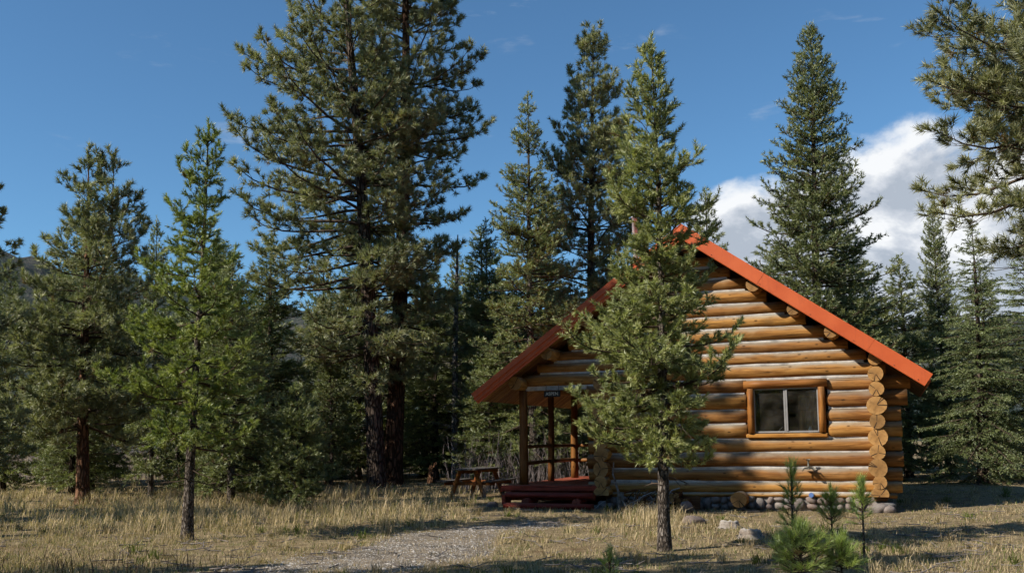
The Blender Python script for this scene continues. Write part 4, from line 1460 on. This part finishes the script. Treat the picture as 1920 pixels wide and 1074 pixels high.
plant(midq, 'background_pine', (.2, 38.5), 'pine seen through the porch left of its near post', 'tree', BG, 4.4, .84)
plant(midp, 'background_pine', (-.75, 33.0), 'lit green pine behind the picnic table', 'tree', BG, 5.4, (1.15, 1.15, .62))
plant(midq, 'background_pine', (2.2, 34.6), 'dark pine seen between the porch posts', 'tree', BG, .9, .62)
plant(midq, 'background_pine', (4.1, 41.0), 'pine behind the ridge hidden by the near young pine', 'tree', BG, 2.9, 1.05)
plant(midq, 'background_pine', (6.3, 31.5), 'dark pine top rising over the ridge right of the near young pine', 'tree', BG, 3.6, (.8, .8, .98))
plant(lodR, 'background_pine', (16.45, 38.0), 'narrow pine with thin crooked tip between cone-shaped pine and fir', 'tree', BG, 2.1, (.50, .50, .67))
plant(fir, 'background_fir', (12.6, 34.5), 'dark fir in shade right behind the cabin corner', 'tree', None, 1.0, .88)
plant(fir, 'background_fir', (17.6, 33.5), 'fir at the right edge beyond the drooping fir', 'tree', None, 3.3, 1.05)
plant(midq, 'background_pine', (20.0, 42.0), 'far pine at the right edge under the overhanging branches', 'tree', BG, 1.7, .9)
plant(midq, 'background_pine', (13.6, 41.0), 'far pine behind the shaded fir right of the roof', 'tree', BG, 5.9, .9)
plant(midq, 'background_pine', (-16.8, 33.0), 'dark pine low at the left edge of the clearing', 'tree', BG, 2.4, .8)
plant(midp, 'background_pine', (-12.9, 38.5), 'far pine between the trunks at left', 'tree', BG, .2, .9)

plant(midq, 'background_pine', (-8.6, 45.0), 'far pine closing the gap left of the leaning dark trunk', 'tree', BG, 3.1, 1.05)
plant(midq, 'background_pine', (-11.3, 46.0), 'far pine behind the bare pale aspens', 'tree', BG, .7, .95)
plant(midq, 'background_pine', (-5.6, 47.0), 'far pine seen between the two towering trunks', 'tree', BG, 4.8, .95)
plant(midq, 'background_pine', (-.6, 47.0), 'far pine behind the dead grey trunk', 'tree', BG, 2.2, .95)
plant(midq, 'background_pine', (-14.8, 44.0), 'far pine left of the forked pine trunk', 'tree', BG, 1.9, .85)
plant(midq, 'background_pine', (-19.5, 43.0), 'far pine at the left edge behind the clearing', 'tree', BG, 5.2, .95)

for x, y, a, sc_, lab in (
        (-21.0, 37.0, .5, 1.0, 'broad pine at the far left behind the edge pine'), (-17.5, 40.5, 2.7, 1.1, 'tall pine left of the forked top in the back row'),
        (-12.4, 41.5, 4.1, 1.0, 'back-row pine right behind the forked pine'), (-8.9, 36.5, 1.1, .95, 'back-row pine right of the bright young pine'),
        (-6.6, 42.5, 3.3, 1.15, 'back-row pine just left of the leaning dark trunk'), (-4.0, 44.5, 5.5, 1.1, 'back-row pine behind the two towering trunks'),
        (-1.2, 40.0, 1.9, 1.05, 'back-row pine right of the dead grey trunk'), (1.3, 42.5, .1, 1.15, 'back-row pine behind the porch roof'),
        (7.6, 43.0, 2.5, 1.0, 'back-row pine behind the right half of the roof'), (11.6, 44.0, 3.9, 1.0, 'back-row pine behind the cone-shaped pine'),
        (15.5, 45.0, 5.0, 1.1, 'back-row pine behind the drooping fir'), (22.5, 38.0, .9, 1.0, 'back-row pine at the far right edge'), (14.6, 37.0, 2.0, .85, 'pine filling the gap right of the eave tip'),
        (-10.2, 34.8, 4.6, .9, 'shaded pine behind the upper half of the bright young pine'), (-15.2, 36.0, 3.6, 1.0, 'shaded pine left behind the forked trunk'),
        (-3.1, 39.5, 1.3, .85, 'shaded pine between reddish trunk and dead grey trunk'), (-7.9, 30.0, 5.7, .62, 'short shaded pine right behind the bushy young pine')):
    plant(midq, 'background_pine', (x, y), lab, 'tree', BG, a, (sc_ * 1.25, sc_ * 1.25, sc_))

# snag: dead grey trunk
rsn = np.random.RandomState(5)
sn = empty('dead_snag', (-2.24, 38.0, 0))
tag(sn, 'dead grey trunk with bare branches left of the porch eave', 'dead tree')
MB().tube([(0, 0, -.1), (.02, 0, 2), (.06, 0, 5), (.15, .05, 8), (.2, .05, 9.5)], [.15, .13, .10, .06, .02], 12).build('trunk', 'bark_snag', sn)
P0, P1, r0_, r1_ = [], [], [], []
for k in range(70):
    z = rsn.uniform(1.5, 9.2)
    p = np.array([.02 * z, 0, z])
    a = rsn.rand() * 6.28
    d = np.array([math.cos(a), math.sin(a), rsn.uniform(-.3, .25)])
    L = rsn.uniform(.4, 1.5) * (1 - z / 13)
    for q in range(3):
        P0.append(p); P1.append(p + d * L / 3); r0_.append(.02 * (1 - q * .3)); r1_.append(.02 * (.7 - q * .3))
        for _ in range(2):
            d3 = d + rsn.normal(0, .6, 3)
            P0.append(p + d * L / 6); P1.append(p + d * L / 6 + d3 * L * .3); r0_.append(.007); r1_.append(.003)
        p = p + d * L / 3
        d = d + rsn.normal(0, .2, 3)
V, F = frustums(P0, P1, r0_, r1_, 4)
link('branches', npmesh('branches', V, F, ['grey_twig']), sn)['kind'] = 'stuff'
stump(-2.96, 36.6, .15, .62, 7, 'rusty orange tree stump in the grass left of the picnic table', 'bark_orange')

# bare pale aspen stems
rsa = np.random.RandomState(8)
for i, (x, y, lab) in enumerate(((-10.2, 41.0, 'bare pale aspen left of the gap beside the towering pines'), (-9.2, 42.5, 'bare pale aspen nearer the towering pines'))):
    ap = empty('bare_aspen', (x, y, 0))
    tag(ap, lab, 'tree')
    MB().tube([(0, 0, -.1), (.1, 0, 2), (.2, .1, 4), (.1, .1, 5.6)], [.07, .06, .035, .012], 10).build('trunk', 'bark_snag', ap)
    P0, P1, r0_, r1_ = [], [], [], []
    for k in range(46):
        z = rsa.uniform(1.6, 5.4)
        p = np.array([.05 * z, .02 * z, z])
        a = rsa.rand() * 6.28
        d = np.array([math.cos(a) * .6, math.sin(a) * .6, rsa.uniform(.6, 1.2)])
        L = rsa.uniform(.5, 1.5) * (1.1 - z / 7)
        for q in range(3):
            P0.append(p); P1.append(p + d * L / 3); r0_.append(.016 * (1 - q * .3)); r1_.append(.016 * (.7 - q * .3))
            d3 = d + rsa.normal(0, .5, 3)
            P0.append(p + d * L / 6); P1.append(p + d * L / 6 + d3 * L * .35); r0_.append(.007); r1_.append(.003)
            p = p + d * L / 3
            d = d + rsa.normal(0, .15, 3)
    V, F = frustums(P0, P1, r0_, r1_, 4)
    link('branches', npmesh('branches', V, F, ['bark_snag']), ap)['kind'] = 'stuff'

# saplings in front of the cabin
def sapling(seed, H, Lm, cb, loc, label, nl=.105, dens=300, nb=24, nw=.0045, lean=(0, 0)):
    T = grow(seed, H, .014, cb, Lm, 'lodge', lean=lean, n_br=nb, prof=lambda t: (1 - t) ** .6 * .9 + .12, needle=(dens, nl, nw, (20, 50), .02, 0), twig_step=.10, top_elev=66, low_elev=18,
             twig_len=.4, branch_up=.6, sub=False)
    plant(meshes_of(T, 'bark_grey', 'needles_sapling'), 'pine_sapling', loc, label, 'sapling')


sapling(91, 1.08, .17, .12, (3.24, 11.75), 'tallest of three thin pine saplings, leftmost, below the window', nb=34)
sapling(92, .74, .20, .30, (3.80, 12.1), 'middle one of three pine saplings with bare orange-brown stem')
sapling(93, .84, .15, .36, (4.33, 12.55), 'rightmost of three pine saplings, tufted on a thin dark stem', nb=20)
sapling(94, .44, .40, .05, (3.02, 10.7), 'lush bright green pine seedling at the bottom edge, left of its pair', nl=.11, nb=34, dens=260)
sapling(95, .30, .26, .05, (3.46, 10.75), 'lush bright green pine seedling at the bottom edge, right of its pair', nl=.11, nb=30, dens=260)
sapling(96, .22, .12, .02, (1.0, 10.75), 'tiny green pine seedling at the bottom edge, left of the near trunk', nl=.07, nb=14)

# ------------------------------------------------------------------ grass, weeds, gravel, brush
def blades(rs, X, Y, h, wd, leanamt, tn, two=True):
    N = len(X)
    Z = ground_z(X, Y) - .01
    a = rs.rand(N) * 6.28
    ln = h * leanamt * rs.uniform(.3, 1.3, N)
    root = np.stack([X, Y, Z], 1)
    sd = np.stack([np.cos(a + 1.57 + rs.normal(0, .5, N)), np.sin(a + 1.57 + rs.normal(0, .5, N)), np.zeros(N)], 1) * (wd * .5)[:, None]
    ld = np.stack([np.cos(a), np.sin(a), np.zeros(N)], 1)
    tip = root + ld * ln[:, None] + np.array([0, 0, 1.]) * (h * np.sqrt(np.maximum(.1, 1 - (ln / h) ** 2 * .8)))[:, None]
    if not two:
        V = np.stack([root - sd, root + sd, tip], 1).reshape(-1, 3)
        F = np.arange(3 * N).reshape(-1, 3)
        return V, F, np.repeat(tn, 3)
    mid = root + ld * (ln * .32)[:, None] + np.array([0, 0, 1.]) * (h * .58)[:, None]
    V = np.stack([root - sd, root + sd, mid + sd * .8, mid - sd * .8, tip], 1).reshape(-1, 3)
    k = np.arange(N) * 5
    F = np.concatenate([np.stack([k, k + 1, k + 2], 1), np.stack([k, k + 2, k + 3], 1), np.stack([k + 3, k + 2, k + 4], 1)])
    return V, F, np.repeat(tn, 5)


def in_cabin(X, Y):
    dx, dy = X - CO[0], Y - CO[1]
    c_, s_ = math.cos(PSI), math.sin(PSI)
    u = dx * c_ - dy * s_
    v = dx * s_ + dy * c_
    return ((u > WL - .1) & (u < .2) & (v > -.12) & (v < 7)) | ((u > -8.1) & (u < WL) & (v > -.45) & (v < 5.3)), u, v


def scatter(rs, n, y0, y1, pw=1.3, wide=.62):
    q = rs.rand(n)
    e = 1 - pw
    Y = (y0 ** e + q * (y1 ** e - y0 ** e)) ** (1 / e)
    X = (rs.rand(n) * 2 - 1) * (Y * wide + 1.5)
    return X, Y


rs = np.random.RandomState(77)
# short mat of dry grass, gathered in tufts
X, Y = scatter(rs, 12500, 9.0, 46, 1.35)
X = np.repeat(X, 16); Y = np.repeat(Y, 16)
X = X + rs.normal(0, .07, len(X)); Y = Y + rs.normal(0, .07, len(Y))
ic, u_, v_ = in_cabin(X, Y)
keep = (~ic) & (rs.rand(len(X)) > gravel_mask(X, Y) * np.clip(.95 + .55 * vnoise(X, Y, 1.2, 66), .55, .98))
X, Y = X[keep], Y[keep]
h = rs.uniform(.03, .10, len(X)) * (1 + .8 * tall_mask(X, Y)) * (1 + .4 * vnoise(X, Y, 1.3, 21))
gn = vnoise(X, Y, .8, 31) * .5 + vnoise(X, Y, 2.5, 32) * .4
near_road = np.clip(1 - np.abs(gravel_mask(X, Y) - .15) * 4, 0, 1)
green = rs.rand(len(X)) < np.clip(.08 + .22 * np.clip(gn, 0, 1) + .32 * near_road, 0, .8)
tn = np.where(green, 1.0, np.clip(rs.rand(len(X)) * .6 + .25 + .25 * gn, 0, .93))
V, F, tt = blades(rs, X, Y, np.maximum(h, .02), .006 + Y * .00035, .8, tn, two=False)
NTRI[0] += len(F)
tag(link('short_grass', npmesh('short_grass', V, F, ['grass_dry'], tint=tt)), 'short dry straw coloured grass covering the ground', 'grass', kind='stuff')
# tall tufts
X, Y = scatter(rs, 19000, 10.5, 40, 1.1)
keep = rs.rand(len(X)) < tall_mask(X, Y) * (1 - gravel_mask(X, Y)) * np.clip(.80 + .7 * vnoise(X, Y, 1.0, 62), .15, 1)
X, Y = X[keep], Y[keep]
th_ = rs.uniform(.18, .47, len(X)) * (.5 + .6 * tall_mask(X, Y)) * (1 + .35 * vnoise(X, Y, 1.1, 61)) * np.where(X < -3.5, np.clip((Y - 11) / 8, .45, 1), 1)
k = 13
X = np.repeat(X, k) + rs.normal(0, .06, len(X) * k); Y = np.repeat(Y, k) + rs.normal(0, .06, len(Y) * k)
hh = np.repeat(th_, k) * rs.uniform(.5, 1.15, len(X))
ic, _, _ = in_cabin(X, Y)
X, Y, hh = X[~ic], Y[~ic], hh[~ic]
gn = vnoise(X, Y, .7, 41)
tn = np.clip(rs.rand(len(X)) * .5 + .43 + .22 * gn, 0, .93)
tn = np.where(rs.rand(len(X)) < .05, 1.0, tn)
V, F, tt = blades(rs, X, Y, hh, .005 + Y * .00022, .62, tn, two=True)
NTRI[0] += len(F)
tag(link('tall_grass', npmesh('tall_grass', V, F, ['grass_dry'], tint=tt)), 'tall dry grass in pale tufts', 'grass', kind='stuff')
# dark dead stalks at the bottom left
X = rs.uniform(-9.5, -2.5, 3600); Y = rs.uniform(10.4, 14.5, 3600)
keep = rs.rand(len(X)) < np.clip((-2.8 - X) / 3, 0, 1) * np.clip((14.3 - Y) / 2, .05, 1) * (.5 + .6 * vnoise(X, Y, 1.1, 51)) * (1 - gravel_mask(X, Y))
X, Y = X[keep], Y[keep]
V, F, tt = blades(rs, X, Y, rs.uniform(.10, .32, len(X)), np.full(len(X), .008), .75, rs.rand(len(X)) * .9, two=True)
tag(link('dead_stalks', npmesh('dead_stalks', V, F, ['weed_brown'], tint=tt)), 'dark brown dead weed stalks at the bottom left', 'weeds', kind='stuff')
# gravel stones
X = rs.uniform(-7, 2, 30000); Y = rs.uniform(10.3, 19, 30000)
keep = rs.rand(len(X)) < gravel_mask(X, Y) * .85
X, Y = X[keep][:9000], Y[keep][:9000]
N = len(X)
oct_ = np.array([(1, 0, 0), (0, 1, 0), (-1, 0, 0), (0, -1, 0), (0, 0, 1.)])
S = rs.uniform(.006, .020, N) * (1 + (rs.rand(N) < .03) * 1.2)
an = rs.rand(N) * 6.28
base = oct_[None] * (S[:, None, None] * np.array([1, .8, .55])) * rs.uniform(.75, 1.25, (N, 5, 1))
c_, s_ = np.cos(an)[:, None], np.sin(an)[:, None]
bx = base[..., 0] * c_ - base[..., 1] * s_
by = base[..., 0] * s_ + base[..., 1] * c_
V = np.stack([bx + X[:, None], by + Y[:, None], base[..., 2] + (ground_z(X, Y) + .002)[:, None]], 2).reshape(-1, 3)
F = (np.array([(0, 1, 4), (1, 2, 4), (2, 3, 4), (3, 0, 4)])[None] + (np.arange(N) * 5)[:, None, None]).reshape(-1, 3)
needle_mat('pebble', (0.20, 0.18, 0.155), (0.52, 0.48, 0.425), (0.55, 0.5, 0.45), 0.0, 0.0)
tag(link('gravel', npmesh('gravel', V, F, ['pebble'], tint=np.repeat(rs.rand(N), 5))), 'loose grey gravel of the drive', 'gravel', kind='stuff')
NTRI[0] += len(F)


# fallen twigs and cones
X, Y = scatter(rs, 900, 10.5, 30, 1.3)
ic, _, _ = in_cabin(X, Y)
X, Y = X[~ic], Y[~ic]
n = len(X)
a = rs.rand(n) * 6.28
L = rs.uniform(.08, .5, n)
dz = rs.normal(0, .06, n)
p0 = np.stack([X, Y, ground_z(X, Y) + .025], 1)
p1 = p0 + np.stack([np.cos(a) * L, np.sin(a) * L, dz * L + .01], 1)
p2 = p0 + (p1 - p0) * .5
p3 = p2 + np.stack([np.cos(a + .7) * L * .4, np.sin(a + .7) * L * .4, .05 * np.ones(n)], 1)
V, F = frustums(np.concatenate([p0, p2]), np.concatenate([p1, p3]), np.concatenate([.004 + L * .014, .003 + L * .008]), np.concatenate([.002 + L * .006, .002 + L * .003]), 4)
tag(link('fallen_twigs', npmesh('fallen_twigs', V, F, ['grey_twig'])), 'grey fallen twigs scattered through the grass', 'twigs', kind='stuff')
# rank green-grey weeds and bent pale tussocks
X, Y = scatter(rs, 420, 11.0, 27, 1.2)
ic, _, _ = in_cabin(X, Y)
keep = (~ic) & (gravel_mask(X, Y) < .5)
X, Y = X[keep], Y[keep]
k = 34
hb = np.repeat(rs.uniform(.10, .26, len(X)), k)
tb = np.repeat(rs.rand(len(X)), k)
X = np.repeat(X, k) + rs.normal(0, .045, len(X) * k)
Y = np.repeat(Y, k) + rs.normal(0, .045, len(Y) * k)
V, F, tt = blades(rs, X, Y, hb * rs.uniform(.5, 1.1, len(X)), .006 + Y * .0002, .95, np.where(tb < .25, 1.0, np.clip(tb * .7 + rs.rand(len(X)) * .25, 0, .93)), two=True)
NTRI[0] += len(F)
tag(link('grass_tussocks', npmesh('grass_tussocks', V, F, ['grass_dry'], tint=tt)), 'low bent tussocks of pale and green grass', 'grass', kind='stuff')


def brush(name, x0, x1, y0, y1, n, hmin, hmax, mname, label, seed):
    rs = np.random.RandomState(seed)
    X, Y = rs.uniform(x0, x1, n), rs.uniform(y0, y1, n)
    P0, P1, A, B_ = [], [], [], []
    h = rs.uniform(hmin, hmax, n) * (.75 + .35 * vnoise(X, Y, .5, seed + 1))
    p = np.stack([X, Y, np.zeros(n)], 1)
    d = np.stack([rs.normal(0, .16, n), rs.normal(0, .16, n), np.ones(n)], 1)
    for q in range(3):
        p2 = p + d * (h / 3)[:, None]
        P0.append(p); P1.append(p2); A.append(np.full(n, .012 * (1 - q * .28))); B_.append(np.full(n, .012 * (.72 - q * .28)))
        for _ in range(2):
            d3 = d + rs.normal(0, .38, (n, 3))
            P0.append(p2); P1.append(p2 + d3 * (h * .24)[:, None]); A.append(np.full(n, .006)); B_.append(np.full(n, .002))
        p = p2
        d = d + rs.normal(0, .12, (n, 3))
    V, F = frustums(np.concatenate(P0), np.concatenate(P1), np.concatenate(A), np.concatenate(B_), 3)
    tn = np.repeat(np.tile(rs.rand(n) * .9, 9), 6)
    NTRI[0] += len(F) * 2
    return tag(link(name, npmesh(name, V, F, [mname], tint=tn)), label, 'brush', kind='stuff')


brush('willow_brush', -30, 5, 43, 54, 2600, 1.6, 3.0, 'brush_grey', 'leafless grey willow thicket behind the trees', 101)
brush('red_brush', 16.5, 20.0, 28.5, 33, 260, .6, 1.3, 'brush_red', 'reddish bare shrubs at the right edge of the clearing', 103)
brush('grey_brush', -2.0, 3.0, 29.5, 33, 220, .5, 1.3, 'brush_grey', 'grey bare shrubs behind the porch and picnic table', 105)
# unseen wood added behind the viewer to cut low sky light: one mass
rs = np.random.RandomState(404)
VV, FF, nn_ = [], [], 0
for k in range(120):
    a = rs.uniform(math.radians(62), math.radians(312))          # clockwise from straight ahead, open in front
    D_ = rs.uniform(24, 44)
    if abs(a - math.radians(247.8)) < .30: D_ = rs.uniform(34, 46)
    h_ = rs.uniform(9, 15)
    cx_, cy_ = math.sin(a) * D_, math.cos(a) * D_
    n = 420
    t_ = rs.rand(n) ** .8
    r_ = (1 - t_) ** .7 * rs.uniform(2.0, 2.9) * np.sqrt(rs.rand(n))
    th = rs.rand(n) * 6.28
    c_ = np.stack([cx_ + r_ * np.cos(th), cy_ + r_ * np.sin(th), .8 + t_ * (h_ - .8)], 1)
    tri = rs.normal(0, .30, (n, 3, 3)) + c_[:, None]
    VV.append(tri.reshape(-1, 3))
VV = np.concatenate(VV)
tag(link('sky_blocking_wood', npmesh('sky_blocking_wood', VV, np.arange(len(VV)).reshape(-1, 3), ['needles_lodgepole'], tint=np.repeat(rs.rand(len(VV) // 3) * .9, 3))),
    'unseen conifer wood added behind the viewer to block low sky light', 'wood', kind='stuff')
NTRI[0] += len(VV) // 3
print('TRIS', NTRI[0])
